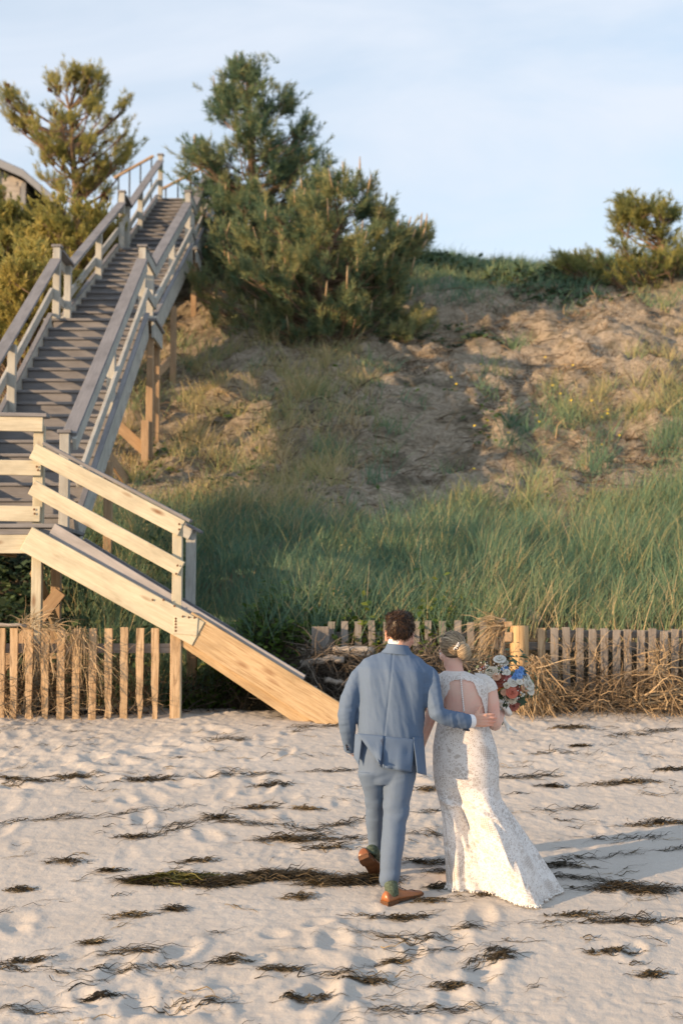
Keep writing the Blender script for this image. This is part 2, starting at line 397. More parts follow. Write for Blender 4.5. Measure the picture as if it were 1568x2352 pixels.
for fl, e0, e1 in ((f1, 0.10, 0.0), (f2, 0.05, 0.05), (f3, 0.05, 0.0)):
    A, B = fl[0], fl[-1]
    sl = (B[1]-A[1])/(B[0]-A[0])
    A2 = (A[0]-e0, A[1]-sl*e0)
    for x in (XL, XR): slope_board('stringer', x, A2, B, -0.12, 0.046, 0.30, M_PAINT)
    slope_board('stringer_cap', XR+0.004, A2, B, 0.062, 0.062, 0.024, M_GREY)
    slope_board('stringer_cap', XL-0.004, A2, B, 0.062, 0.062, 0.024, M_GREY)
# bolts along the right stringer
mb = MB()
for fl in (f1, f2):
    for (Y, z) in fl[:-1]:
        for k in range(2):
            p = V3(XR+0.024, Y+0.12+0.05*k, z-0.16-0.03*k); s = 0.009
            Vb = [(p.x, p.y+s*math.cos(a), p.z+s*math.sin(a)) for a in np.linspace(0, 5.24, 6)]+[(p.x+0.006, p.y, p.z)]
            mb.add(Vb, [(i, (i+1) % 6, 6) for i in range(6)])
tag(link('nail_head', mb.data('nail_head'), M_RUST, ST), kind='stuff')
# landings
def landing(Y0, Y1, z, side=True):
    n = max(3, int(round((Y1-Y0)/0.145))); w = (Y1-Y0)/n
    for i in range(n):
        y = Y0+w*(i+0.5)
        board('landing_board', V3(XL-0.10, y-0.0, z-0.018), V3(XR+0.13, y, z-0.018), w-0.006, 0.036, M_GREY, ST)
    for x in (XL-0.05, XR+0.08): board('rim_joist', V3(x, Y0+0.02, z-0.15), V3(x, Y1, z-0.15), 0.04, 0.22, M_PAINT, ST)
    board('rim_joist', V3(XL+0.03, Y0+0.05, z-0.14), V3(XR-0.03, Y0+0.05, z-0.14), 0.03, 0.20, M_GREY, ST)
    board('rim_joist', V3(XL+0.03, Y1-0.03, z-0.16), V3(XR-0.03, Y1-0.03, z-0.16), 0.04, 0.22, M_PAINT, ST)
landing(18.67, 19.56, 3.99); landing(24.15, 24.86, 6.395); landing(29.24, 30.3, 8.80)
PXL, PXR = -3.80, -2.655
def post(x, Y, z0, z1, mat=M_PAINT, w=0.092, cap=True, name='post'):
    o = board(name, V3(x, Y, z0), V3(x, Y, z1), w, w, mat, ST, up=(0, 1, 0))
    if cap: board('post_cap', V3(x-0.068, Y, z1+0.018), V3(x+0.068, Y, z1+0.018), 0.136, 0.034, M_GREY, ST)
    return o
def rails(x, side, A, B, top_off, w_off=0.0, end=0.05):
    """cap, side board and middle rail along a flight; A,B=(Y,z) of the cap top"""
    o = 0.052*side
    slope_board('rail_cap', x, A, B, -0.017, 0.145, 0.034, M_GREY, end)
    slope_board('top_rail', x+o, A, B, -0.115, 0.038, 0.13, M_PAINT, end)
for side, x in ((-1, PXL), (1, PXR)):
    # flight 1
    rails(x, side, (13.84, 1.84), (18.62, 4.77), 0)
    slope_board('middle_rail', x+0.062*side, (13.95, 1.34), (18.72, 4.355), 0, 0.04, 0.115, M_PAINT)
    for n in (7.4,):
        Y = 14+0.292*n+0.1; z = 1.03+0.185*n; post(x, Y, z-0.2, z+0.76, cap=False)
    # landing 1 and flight 2
    post(x, 18.73, 3.97, 4.955); post(x, 19.50, 3.97, 4.90, cap=False)
    slope_board('rail_cap', x, (18.80, 4.952), (19.60, 4.952), -0.017, 0.145, 0.034, M_GREY); slope_board('top_rail', x+0.052*side, (18.78, 4.952), (19.52, 4.952), -0.11, 0.038, 0.13, M_PAINT)
    slope_board('middle_rail', x+0.062*side, (18.72, 4.33), (19.55, 4.33), 0.02, 0.04, 0.115, M_PAINT)
    rails(x, side, (19.60, 4.95), (24.12, 7.18), 0)
    slope_board('middle_rail', x+0.062*side, (19.52, 4.40), (24.18, 6.70), 0, 0.04, 0.115, M_PAINT)
    for n in (6,):
        Y = 19.55+0.3836*n; z = 4.175+0.185*n; post(x, Y+0.1, z-0.2, z+0.76, cap=False)
    post(x, 24.2, 6.37, 7.37); post(x, 24.82, 6.37, 7.30, cap=False)
    slope_board('rail_cap', x, (24.27, 7.36), (24.95, 7.36), -0.017, 0.145, 0.034, M_GREY); slope_board('top_rail', x+0.052*side, (24.25, 7.36), (24.90, 7.36), -0.11, 0.038, 0.13, M_PAINT)
    slope_board('middle_rail', x+0.062*side, (24.2, 6.76), (24.85, 6.76), 0, 0.04, 0.115, M_PAINT)
    rails(x, side, (24.93, 7.36), (29.22, 9.60), 0)
    slope_board('middle_rail', x+0.062*side, (24.85, 6.82), (29.25, 9.15), 0, 0.04, 0.115, M_PAINT)
    for n in (4,):
        Y = 24.85+0.3655*n; z = 6.58+0.185*n; post(x, Y+0.1, z-0.2, z+0.78, cap=False)
    post(x, 29.3, 8.76, 9.72)
# bottom right newel
post(-2.69, 13.78, 0.84, 1.80); post(-3.80, 13.78, 0.84, 1.80)
# supports under the flights
for x in (-2.575, -3.87):
    for (Y, ztop, zbot) in ((15.55, 1.72, 0.4), (18.82, 3.80, 1.5), (19.48, 3.80, 1.9), (21.4, 4.75, 3.2), (24.3, 6.2, 5.0), (26.6, 7.2, 6.0), (29.4, 8.6, 7.4)):
        board('support_post', V3(x+0.02, Y, zbot), V3(x+0.02, Y, ztop), 0.09, 0.09, M_POSTW, ST, up=(0, 1, 0))
    board('support_post', V3(x-0.02, 18.72, 1.4), V3(x-0.02, 18.72, 2.62), 0.10, 0.10, M_POSTW, ST, up=(0, 1, 0))
board('brace', V3(-2.60, 19.4, 3.3), V3(-2.60, 21.3, 3.9), 0.04, 0.14, M_POSTW, ST)
board('brace', V3(-3.05, 17.3, 2.3), V3(-2.55, 18.6, 1.4), 0.04, 0.14, M_POSTW, ST)
board('brace', V3(-3.86, 18.9, 3.4), V3(-2.58, 18.9, 2.2), 0.04, 0.14, M_POSTW, ST)
# handrails of the walkway at the top
for (a, b, Y) in (((262, 409), (353, 358), 29.9), ((369, 436), (470, 383), 30.5)):
    P, Q = at(*a, Y), at(*b, Y)
    board('top_handrail', P, Q, 0.06, 0.05, M_POSTW, ST)
    for t in np.linspace(0.12, 0.95, 4):
        p = P.lerp(Q, t); board('baluster', Vector((p.x, p.y, p.z-1.0)), Vector((p.x, p.y, p.z-0.02)), 0.032, 0.032, M_STEEL, ST, up=(0, 1, 0))
# ---- bottom platform
YF = 12.66
for i in range(9):
    y = YF-0.05+0.148*(i+0.5); board('landing_board', V3(-4.5, y, 0.826), V3(-2.52, y, 0.826), 0.142, 0.036, M_GREY, ST)
board('fascia', V3(-4.5, YF+0.0, 0.775), V3(-2.575, YF+0.0, 0.775), 0.03, 0.055, M_GREY, ST)
board('rim_joist', V3(-4.5, YF+0.01, 0.665), V3(-2.60, YF+0.01, 0.665), 0.042, 0.165, M_CREAM, ST)
board('rim_joist', V3(-2.64, YF+0.04, 0.70), V3(-2.64, 13.95, 0.70), 0.042, 0.20, M_PAINT, ST)
for x in np.arange(-4.4, -2.7, 0.4): board('joist', V3(x, YF+0.04, 0.69), V3(x, 13.95, 0.69), 0.04, 0.18, M_POSTW, ST)
gp = at(89, 1100, YF+0.05).x
post(gp, YF+0.07, -1.05, 1.74, M_CREAM, cap=False, w=0.09); post(-4.1, YF+0.07, -1.05, 1.74, M_CREAM, cap=False, w=0.09)
for (y0, y1, xe) in ((957, 991, 100), (1057, 1092, 96), (1162, 1198, 93.6)):
    a, b = at(xe, (y0+y1)/2+1, YF), at(-60, (y0+y1)/2-4, YF)
    a.y = b.y = YF; board('guard_rail', b+Vector((-1.0, 0, 0.01)), a, 0.04, (y1-y0)*0.00386, M_CREAM, ST)
a, b = at(110, 954.5, YF), at(-60, 948, YF); board('rail_cap', Vector((b.x-1.0, YF+0.03, a.z+0.03)), Vector((a.x, YF+0.03, a.z)), 0.14, 0.034, M_GREY, ST)
for (x, Y) in ((-2.78, 13.9), (-4.1, 13.9), (-3.45, 13.9)): post(x, Y, -1.0, 0.6, M_POSTW, cap=False, name='support_post')
board('brace', V3(-2.79, 12.9, 0.45), V3(-2.55, 13.8, -0.55), 0.035, 0.12, M_RAW, ST)
board('brace', V3(-2.55, 12.95, 0.25), V3(-3.4, 13.0, -0.85), 0.035, 0.12, M_POSTW, ST)
board('brace', V3(-4.0, 12.95, 0.45), V3(-2.95, 13.0, -0.85), 0.035, 0.12, M_POSTW, ST)
# ---- lower flight down to the sand, running to the right
YA, YB = 12.60, 12.30
def YY(px): return YA+(YB-YA)*(px-77)/700.0
def pb(name, a, b, w, h, mat, dy=0.0, ext=0.0, back=None):
    P, Q = at(a[0], a[1], YY(a[0])), at(b[0], b[1], YY(b[0])); off = Vector((0, dy, 0))
    if back: off = off + Vector((0.09, back, 0))
    return board(name, P+off, Q+off, w, h, mat, ST, ext=ext)
pb('handrail', (77, 1036), (418, 1214), 0.04, 0.148, M_CREAM); pb('handrail', (74, 1119), (417, 1307), 0.04, 0.135, M_CREAM)
pb('rail_cap', (100, 1017), (438, 1197), 0.10, 0.03, M_GREY, dy=0.04)
pb('stringer', (62, 1237), (457, 1456), 0.05, 0.232, M_CREAM)
pb('stringer', (425, 1434), (800, 1666), 0.05, 0.255, M_RAW, dy=0.012)
pb('stringer', (425, 1452), (800, 1705), 0.05, 0.24, M_RAW, dy=0.066)
pb('splice_plate', (400, 1436), (455, 1440), 0.012, 0.15, M_CREAM, dy=-0.028)
pb('skirt_board', (112, 1225), (688, 1576), 0.03, 0.21, M_SKIRT, dy=0.045)
pb('skirt_board', (112, 1243), (688, 1596), 0.03, 0.20, M_GREY, dy=0.0, back=1.02)
pb('stringer', (62, 1257), (800, 1686), 0.05, 0.25, M_PAINT, back=1.08)
for nm, a, b, w, h, m in (('handrail', (170, 1083), (440, 1228), 0.04, 0.11, M_PAINT), ('rail_cap', (170, 1068), (464, 1223), 0.11, 0.028, M_GREY)): board(nm, at(*a, YY(170)+1.05), at(*b, YY(440)+1.05), w, h, m, ST)
P0, P1 = at(112, 1215, YY(112)), at(720, 1590, YY(720))
for i in range(8):
    t = (i+0.6)/8.0; p = P0.lerp(P1, t)
    board('tread', Vector((p.x, p.y+0.07, p.z-0.05)), Vector((p.x, p.y+1.06, p.z-0.05)), 0.29, 0.036, M_GREY, ST)
    board('riser', Vector((p.x+0.14, p.y+0.07, p.z-0.14)), Vector((p.x+0.14, p.y+1.06, p.z-0.14)), 0.02, 0.15, M_GREY, ST)
p = at(409, 1180, YY(409)+0.066); board('post', Vector((p.x, p.y, -0.2+0.84)), Vector((p.x, p.y, p.z)), 0.085, 0.085, M_CREAM, ST, up=(0, 1, 0))
pl = at(404, 1560, YY(404)+0.066); board('support_post', Vector((pl.x, pl.y-0.001, 0.55)), Vector((pl.x, pl.y-0.001, at(404, 1455, 12.5).z)), 0.09, 0.09, M_PICKET, ST, up=(0, 1, 0))
p = at(440, 1212, 13.55); q = at(437, 1400, 13.55); board('post', q, p, 0.09, 0.09, M_PAINT, ST, up=(0, 1, 0))
p = at(440, 1640, 13.4); board('support_post', Vector((p.x, 13.4, 0.6)), Vector((p.x, 13.4, 1.75)), 0.09, 0.09, M_POSTW, ST, up=(0, 1, 0))
# screws and knots of the splice
mb = MB()
for (x, y) in ((404, 1421), (404, 1427), (404, 1434), (404, 1441), (404, 1449), (420, 1416), (434, 1418), (447, 1419), (351, 1378), (376, 1378), (401, 1392), (85, 1046), (85, 1072), (88, 1080), (86, 1112), (86, 1132), (412, 1204), (412, 1216), (408, 1299), (405, 1318), (79, 1243), (79, 1252), (79, 1170), (80, 1180)):
    p = at(x, y, YY(x)-0.036 if y > 1400 or x > 100 else YF-0.03); s = 0.011
    mb.add([(p.x+s*math.cos(a), p.y, p.z+s*math.sin(a)) for a in np.linspace(0, 5.24, 6)]+[(p.x, p.y-0.004, p.z)], [((i+1) % 6, i, 6) for i in range(6)])
tag(link('nail_head', mb.data('nail_head'), M_RUST, ST), kind='stuff')
# ---------------------------------------------------------------- vegetation helpers
def unit(a): return a/np.maximum(np.linalg.norm(a, axis=-1, keepdims=True), 1e-9)
def ribbons(P, D, Ln, bend, w, nseg=3, taper=0.9, wig=0.0, side=None, r=rng):
    """n thin strips: P start, D direction, Ln length, bend added at the tip; returns V, F, per-vertex t"""
    n = len(P); t = np.linspace(0, 1, nseg+1)[None, :, None]
    C = P[:, None, :] + (D*Ln[:, None])[:, None, :]*t + bend[:, None, :]*t**2
    if side is None: side = unit(np.cross(D, r.normal(size=(n, 3))))
    if wig: 
        ph = r.uniform(0, 6.28, (n, 1, 1)); C = C + side[:, None, :]*(np.sin(t*r.uniform(4, 11, (n, 1, 1))+ph)-np.sin(ph))*wig*Ln[:, None, None]
    hw = 0.5*np.asarray(w).reshape(-1, 1, 1)*(1-taper*t**1.5)
    S = side[:, None, :]*hw
    V = np.stack([C-S, C+S], 2).reshape(-1, 3)
    base = (np.arange(n)*(nseg+1)*2)[:, None]; k = (np.arange(nseg)*2)[None, :]; a = (base+k).ravel()
    F = np.stack([a, a+1, a+3, a+2], -1)
    return V, F, np.broadcast_to(t[..., 0:1], (n, nseg+1, 2, 1)).reshape(-1) if False else np.repeat(np.tile(np.linspace(0, 1, nseg+1), n), 2)
class Soup:
    """many strips or leaves gathered into one mesh"""
    def __init__(s): s.V = []; s.F = []; s.c = []; s.n = 0
    def add(s, V, F, c): s.V.append(V); s.F.append(F+s.n); s.c.append(np.asarray(c, float)); s.n += len(V)
    def data(s, name): return npmesh(name, np.concatenate(s.V), np.concatenate(s.F), np.concatenate(s.c))
def leaves(P, Nrm, size, r=rng, asp=1.5):
    n = len(P); a = unit(np.cross(Nrm, r.normal(size=(n, 3)))); b = unit(np.cross(Nrm, a)); s = np.asarray(size).reshape(-1, 1)
    q = 0.5
    V = np.stack([P-a*s*asp*q, P-b*s*q*0.9+Nrm*s*0.12, P+a*s*asp*q, P+b*s*q*0.9+Nrm*s*0.12], 1).reshape(-1, 3)
    k = np.arange(n)[:, None]*4; return V, k+np.array([[0, 1, 2, 3]])
M_NEEDLE = leafy('pine_needles', [(0.0, (0.055, 0.125, 0.098)), (0.45, (0.125, 0.205, 0.120)), (0.8, (0.30, 0.30, 0.13)), (1.0, (0.38, 0.34, 0.15))], 0.55, 0.4, 0.15)
M_NEEDLEY = leafy('yellowish_pine_needles', [(0.0, (0.095, 0.135, 0.065)), (0.45, (0.25, 0.27, 0.095)), (0.8, (0.40, 0.36, 0.11)), (1.0, (0.45, 0.38, 0.13))], 0.55, 0.4, 0.15)
M_BARK = plain('pine_bark', (0.19, 0.135, 0.095), 0.9, 0.45, 14, 0.8, 0.1)
M_CANDLE = plain('pale_pine_candle', (0.36, 0.27, 0.17), 0.8, 0.2, 20, 0.2, 0.1)
M_CONE = plain('brown_pine_cone', (0.085, 0.048, 0.030), 0.9, 0.3, 40, 0.6, 0.1)

def shoot_mesh(S, P, D, Ln, r, nn=24, nl=0.10, nw=0.016, tint=0.5, spread=0.75, lo=0.0):
    """needle shoots: P bases, D axes, Ln axis length"""
    n = len(P); D = unit(D)
    t = r.uniform(lo, 1.05, (n, nn, 1)); B = P[:, None, :] + D[:, None, :]*Ln[:, None, None]*t
    rad = r.normal(size=(n, nn, 3)); rad = unit(rad - D[:, None, :]*np.sum(rad*D[:, None, :], -1, keepdims=True))
    nd = unit(D[:, None, :]*(0.55+0.5*t) + rad*spread*r.uniform(0.6, 1.4, (n, nn, 1)))
    ln = nl*r.uniform(0.7, 1.25, (n, nn, 1)); sd = unit(np.cross(nd, r.normal(size=(n, nn, 3))))*nw*0.5
    V = np.stack([B-sd, B+sd, B+nd*ln+sd*0.35, B+nd*ln-sd*0.35], 2).reshape(-1, 3)
    k = np.arange(n*nn)[:, None]*4
    c = np.clip(np.asarray(tint).reshape(-1, 1, 1)+r.normal(0, 0.10, (n, nn, 1)), 0.01, 0.99)
    S.add(V, k+np.array([[0, 1, 2, 3]]), np.repeat(c.reshape(-1), 4))
def pine(name, label, Y, trunk, env, nb, ns, seed, mat=M_NEEDLE, group=None, tint=0.5, clump=0.28, up=0.8, depth=0.8, nn=34, inner=0.55, nl=0.11, nw=0.0105, rise=0.45, trunk_r=0.09, extra=(), candles=0, cones=0, stems=1, crown_name='crown', cat='tree', shoot=0.16, limb=1.0, leader=0.34):
    """trunk: photo points bottom to top; env: (py, left, right) outline of the crown; both measured at distance Y"""
    r = np.random.default_rng(seed)
    tp = [at(x, y, Y) for (x, y) in trunk]; base = tp[0].copy(); g = float(ground_z(base.x, Y)); base.z = min(base.z, g-0.05); tp[0] = base
    E = [(at(0, py, Y).z, at(a, py, Y).x, at(b, py, Y).x) for (py, a, b) in env]; E.sort()
    ez = np.array([e[0] for e in E]); el = np.array([e[1] for e in E]); er = np.array([e[2] for e in E])
    T = thing(name, (base.x, base.y, g), label, cat, group)
    wood_b = MB(); tz = np.array([p.z for p in tp]); tx = np.array([p.x for p in tp])
    V, F = tube(tp, list(np.linspace(trunk_r, trunk_r*0.25, len(tp))), 8); wood_b.add(V, F)
    ez = ez-0.20; zz = np.linspace(ez[0], ez[-1], 200); wd = np.interp(zz, ez, er-el)+0.12; pdf = wd/wd.sum()
    pts = []
    for i in range(nb):
        z = r.choice(zz, p=pdf)+r.normal(0, 0.05); l, rr = np.interp(z, ez, el), np.interp(z, ez, er); c, h = (l+rr)/2, (rr-l)/2
        th = r.uniform(0, 2*math.pi); q = 1.08*math.sqrt(r.uniform(inner**2, 1.0))
        pts.append((c+h*q*math.cos(th), Y+max(h, 0.25)*depth*q*math.sin(th), z))
    for (px, py, dy) in extra:
        p = at(px, py, Y); pts += [(p.x+r.normal(0, .07), Y+dy+r.normal(0, .12), p.z-0.18+r.normal(0, .06)) for _ in range(2)]
    S = Soup(); tips = []
    for (x, y, z) in pts:
        end = Vector((x, y, z)); hd = math.hypot(x-np.interp(z, tz, tx), y-Y)
        zs = max(tz[0]+0.1, min(z-rise*hd-0.1, tz[-1]-0.1)); st = Vector((float(np.interp(zs, tz, tx)), Y, zs))
        if stems > 1: st = st.lerp(base, r.uniform(0.3, 0.9)); 
        mid = st.lerp(end, 0.55)+Vector((r.normal(0, .05), r.normal(0, .05), -0.10*hd+r.normal(0, .04)))
        r0 = (0.010+0.012*hd)*limb
        V, F = tube([st, st.lerp(mid, 0.5)+Vector((0, 0, -0.02)), mid, mid.lerp(end, 0.6), end], [r0, r0*.85, r0*.65, r0*.45, r0*.25], 5, False); wood_b.add(V, F)
        out = unit(np.array([x-tx[-1], y-Y, 0.0])+1e-6)
        n = max(3, int(ns*r.uniform(0.6, 1.4)))
        tt = r.uniform(0.0, 1.0, (n, 1))**2.4; lat = np.array([-out[1], out[0], 0.0])
        P = np.array([x, y, z])[None, :]+(np.array(mid)-np.array([x, y, z]))[None, :]*tt*0.65 + lat[None, :]*r.normal(0, clump, (n, 1))*(0.35+0.8*tt) + np.array([0, 0, 1.0])[None, :]*np.abs(r.normal(0, 0.35*clump, (n, 1))) + r.normal(0, 0.05, (n, 3))
        D = out[None, :]*r.uniform(0.1, 1.0, (n, 1)) + np.array([0, 0, up])[None, :] + r.normal(0, 0.35, (n, 3)) + lat[None, :]*r.normal(0, 0.4, (n, 1))
        sh = np.clip(tint+r.normal(0, 0.10)+r.normal(0, 0.12, n), 0.02, 0.98)
        Ln = shoot*r.uniform(0.7, 1.5, n)
        shoot_mesh(S, P, D, Ln, r, nn, nl, nw, sh)
        for j in range(min(n, 5)):
            V, F = tube([mid.lerp(end, r.uniform(0.3, 1)), Vector(P[j])], [0.008*limb, 0.005*limb], 4, False); wood_b.add(V, F)
        kl = r.integers(1, 3) if leader else 0
        if kl:
            shoot_mesh(S, np.array([x, y, z])[None, :]+r.normal(0, .06, (kl, 3)), out[None, :]*r.uniform(.1, .9, (kl, 1))+np.array([0, 0, 1.0])+r.normal(0, .2, (kl, 3)), leader*r.uniform(.6, 1.4, kl), r, 60, nl*.9, nw, np.clip(tint+.06+r.normal(0, .1, kl), .02, .98), .6)
        tips += [(P[j]+unit(D[j])*Ln[j], D[j]) for j in range(min(n, 6))]
    link('trunk', wood_b.data('trunk'), M_BARK, T)
    link(crown_name, S.data(crown_name), mat, T)
    if candles:
        mb = MB()
        for k in r.choice(len(tips), min(candles, len(tips)), replace=False):
            p, d = tips[k]; d = unit(np.array(d)*0.4+np.array([0.05, 0, 0.9])); L = r.uniform(0.14, 0.34)
            V, F = tube([Vector(p-d*0.03), Vector(p+d*L*0.6), Vector(p+d*L)], [0.017, 0.015, 0.006], 5); mb.add(V, F)
        tag(link('candle', mb.data('candle'), M_CANDLE, T), kind='stuff')
    if cones:
        mb = MB()
        for k in r.choice(len(tips), min(cones, len(tips)), replace=False):
            p, d = tips[k]; p = Vector(p)-Vector(d)*0.12
            for j in range(3):
                q = p+Vector(r.normal(0, 0.03, 3)); V, F = tube([q+Vector((0, 0, -0.05)), q+Vector((0, 0, -0.02)), q+Vector((0, 0, 0.03)), q+Vector((0, 0, 0.055))], [0.006, 0.03, 0.032, 0.008], 6); mb.add(V, F)
        tag(link('pine_cone', mb.data('pine_cone'), M_CONE, T), kind='stuff')
    return T

# ---------------------------------------------------------------- trees and shrubs
pine('pine_tree', 'tall dense pine with a pointed top right beside the upper stairs', 26.0, [(600, 800), (590, 600), (580, 400), (572, 250), (568, 160)],
     [(135, 560, 575), (170, 515, 605), (200, 490, 612), (225, 492, 668), (260, 485, 640), (300, 470, 715), (340, 430, 735), (380, 420, 755), (420, 430, 760), (460, 440, 770), (520, 455, 790), (600, 490, 800), (700, 500, 800)],
     220, 15, 101, tint=0.46, candles=34, inner=0.3, extra=[(568, 150, 0), (505, 205, 0), (655, 220, 0), (700, 290, 0), (450, 355, -.3)], trunk_r=0.13)
pine('pine_tree', 'broad bushy pine with pale upright candles in front of the tall pine', 23.2, [(770, 815), (735, 680), (745, 600), (790, 500)],
     [(395, 740, 775), (425, 700, 838), (455, 640, 838), (490, 560, 838), (535, 500, 850), (575, 478, 905), (610, 475, 920), (660, 470, 930), (700, 475, 950), (740, 500, 965), (775, 530, 965), (800, 600, 940)],
     120, 16, 102, tint=0.60, candles=110, clump=0.24, inner=0.3, up=0.9, extra=[(890, 530, -.2), (915, 545, -.1), (935, 560, 0), (955, 540, 0.1), (968, 535, .1), (925, 555, .1), (945, 552, .05), (910, 560, 0), (880, 490, 0), (875, 500, .1), (900, 600, 0), (890, 640, -.3), (940, 730, .2), (950, 770, 0), (905, 690, -.2), (835, 430, 0), (825, 470, 0)], trunk_r=0.10, rise=0.35)
pine('pine_tree', 'open pine hung with dark cones left of the stair head', 31.0, [(176, 560), (180, 470), (172, 400), (165, 330), (160, 240)],
     [(160, 120, 250), (185, 100, 255), (215, 22, 250), (245, 25, 225), (270, 60, 300), (300, 60, 305), (340, 75, 308), (380, 90, 305), (410, 110, 285), (440, 130, 260)],
     66, 11, 103, mat=M_NEEDLEY, tint=0.62, clump=0.24, inner=0.2, up=1.2, cones=45, nn=34, extra=[(26, 205, 0), (30, 225, 0), (22, 260, 0), (50, 270, 0), (170, 160, 0), (128, 175, 0), (185, 165, 0), (210, 160, 0), (230, 175, 0), (290, 235, 0), (300, 340, 0)], trunk_r=0.13, limb=1.5, rise=0.6)
pine('pine_tree', 'windswept pine on the crest at the right edge of the dune', 25.8, [(1545, 740), (1540, 640), (1520, 560), (1500, 480)],
     [(455, 1418, 1440), (475, 1425, 1560), (500, 1415, 1590), (540, 1425, 1600), (560, 1330, 1620), (585, 1285, 1640), (625, 1285, 1640), (665, 1400, 1640), (705, 1430, 1640)],
     60, 12, 104, mat=M_NEEDLEY, tint=0.42, up=0.5, leader=0.2, extra=[(1428, 458, 0), (1436, 470, 0), (1420, 500, 0), (1310, 600, -.3), (1340, 585, 0), (1300, 605, 0), (1470, 470, 0), (1520, 490, 0)], inner=0.25, trunk_r=0.10, limb=1.4)
# shrubs left of the stairs
for (label, Y, trunk, env, nb, seed, tint) in (
    ('wide yellow-green shrub directly left of the upper landing', 24.5, [(175, 760), (180, 650), (180, 560)], [(455, 120, 230), (480, 70, 262), (520, 60, 262), (570, 60, 250), (620, 60, 230), (680, 60, 200)], 120, 111, 0.66),
    ('tall olive shrub at the left edge below the grey house', 25.5, [(20, 760), (20, 640), (15, 560)], [(405, -30, 8), (440, -50, 18), (470, -60, 70), (500, -70, 125), (540, -80, 130), (600, -80, 130), (680, -60, 130)], 120, 112, 0.58),
    ('low rusty-green shrub behind the lower left handrail', 20.5, [(60, 860), (70, 760), (70, 700)], [(590, 20, 130), (630, -40, 160), (690, -60, 150), (750, -60, 100), (800, -60, 50)], 110, 113, 0.82)):
    pine('coastal_shrub', label, Y, trunk, env, nb, 16, seed, mat=M_NEEDLEY, tint=tint, clump=0.26, stems=4, nn=22, nl=0.075, nw=0.018, inner=0.1, trunk_r=0.05, crown_name='foliage', cat='shrub', leader=0.22, group='shrubs left of the stairs', shoot=0.14)

# ---------------------------------------------------------------- grass
M_GRASS = leafy('beach_grass', [(0.0, (0.070, 0.130, 0.088)), (0.35, (0.135, 0.245, 0.165)), (0.6, (0.210, 0.290, 0.155)), (0.8, (0.40, 0.36, 0.17)), (1.0, (0.54, 0.44, 0.27))], 0.5, 0.35, 0.0)
def blades(S, X, Y, H, r, tint, lean=(0.10, 0.0), w=0.009, nseg=4, bend=0.45, jit=0.22):
    n = len(X); Z = np.maximum(dune_full(X, Y), beach_z(X, Y)-0.02)-0.02
    P = np.stack([X, Y, Z], -1); D = unit(np.stack([r.normal(lean[0], jit, n), r.normal(lean[1], jit, n), np.ones(n)], -1))
    b = np.stack([D[:, 0]*bend*H*1.6+r.normal(0, .06, n)*H, D[:, 1]*bend*H*1.6, -np.abs(r.normal(0.12, 0.12, n))*H], -1)
    side = unit(np.stack([np.ones(n), r.normal(0, .6, n), np.zeros(n)], -1))
    V, F, t = ribbons(P, D, H, b, w*r.uniform(0.7, 1.4, n), nseg, 0.92, 0, side, r)
    c = np.repeat(np.clip(tint, 0.01, 0.99), (nseg+1)*2)
    S.add(V, F, np.clip(c+0.10*(t-0.5), 0.01, 0.99))
def scatter(n, x0, x1, y0, y1, dens, r):
    X = r.uniform(x0, x1, n); Y = r.uniform(y0, y1, n); k = r.uniform(0, 1, n) < dens(X, Y); return X[k], Y[k]
g = np.random.default_rng(21)
# dense band at the foot of the dune
S = Soup()
def dens(X, Y):
    topY = 16.1 + 0.9*sstep(0.0, 3.5, X) + 1.8*fbm(X*0.7, Y*0+4, 81, 2)
    left = sstep(-3.0, -2.1, X+0.25*(Y-14))
    return np.clip((1-sstep(topY-0.9, topY+0.5, Y))*left*(0.55+0.9*(fbm(X*1.6, Y*1.6, 83, 2)+0.35)), 0, 1)*sstep(13.05, 13.4, Y)
X, Y = scatter(75000, -3.2, 5.2, 13.1, 18.2, dens, g)
nf = 0.6*fbm(X*0.8, Y*0.8, 85, 3)+0.5*fbm(X*2.6, Y*2.6, 86, 2)
tint = 0.34 + 0.25*nf + g.normal(0, 0.10, len(X)) + (g.uniform(0, 1, len(X)) < 0.20)*0.42 + 0.30*sstep(0.6, 1.8, X)*sstep(14.3, 13.2, Y)  # last term paints sunlit yellow into the blades at the right front
H = (0.48+0.45*nf)*g.uniform(0.5, 1.3, len(X))*(1-0.25*sstep(15.5, 17, Y))
blades(S, X, Y, H, g, tint, (0.10, -0.05))
tag(link('beach_grass', S.data('beach_grass'), M_GRASS), 'dense blue-green beach grass along the foot of the dune', 'grass', kind='stuff')
# tufts scattered over the bare slope
S = Soup()
def tufts(n, x0, x1, y0, y1, dens, hr, nb, tintf, r, spread=0.10, w=0.010, jit=0.38):
    X, Y = scatter(n, x0, x1, y0, y1, dens, r)
    for x, y in zip(X, Y):
        k = int(nb*r.uniform(0.5, 1.5)); h = hr*r.uniform(0.6, 1.35)
        xs = x+r.normal(0, spread, k); ys = y+r.normal(0, spread*0.8, k)
        blades(S, xs, ys, h*r.uniform(0.5, 1.1, k), r, np.full(k, tintf(x, y))+r.normal(0, 0.09, k), (0.08, -0.06), w, 3, 0.5, jit)
tf = lambda x, y: 0.60 + 0.22*float(sstep(1.0, -0.5, x)) + 0.5*float(fbm(x*0.5, y*0.5, 91, 2)) + g.normal(0, 0.10)
tufts(1000, -3.5, 6.0, 16.0, 22.0, lambda X, Y: 0.15-0.10*sstep(1, -0.5, X)+0.9*fbm(X*0.6, Y*0.6, 93, 2)+0.55*sstep(17.8, 16.4, Y)+0.40*sstep(2.0, 3.5, X)*sstep(21.5, 19, Y), 0.42, 34, tf, g)
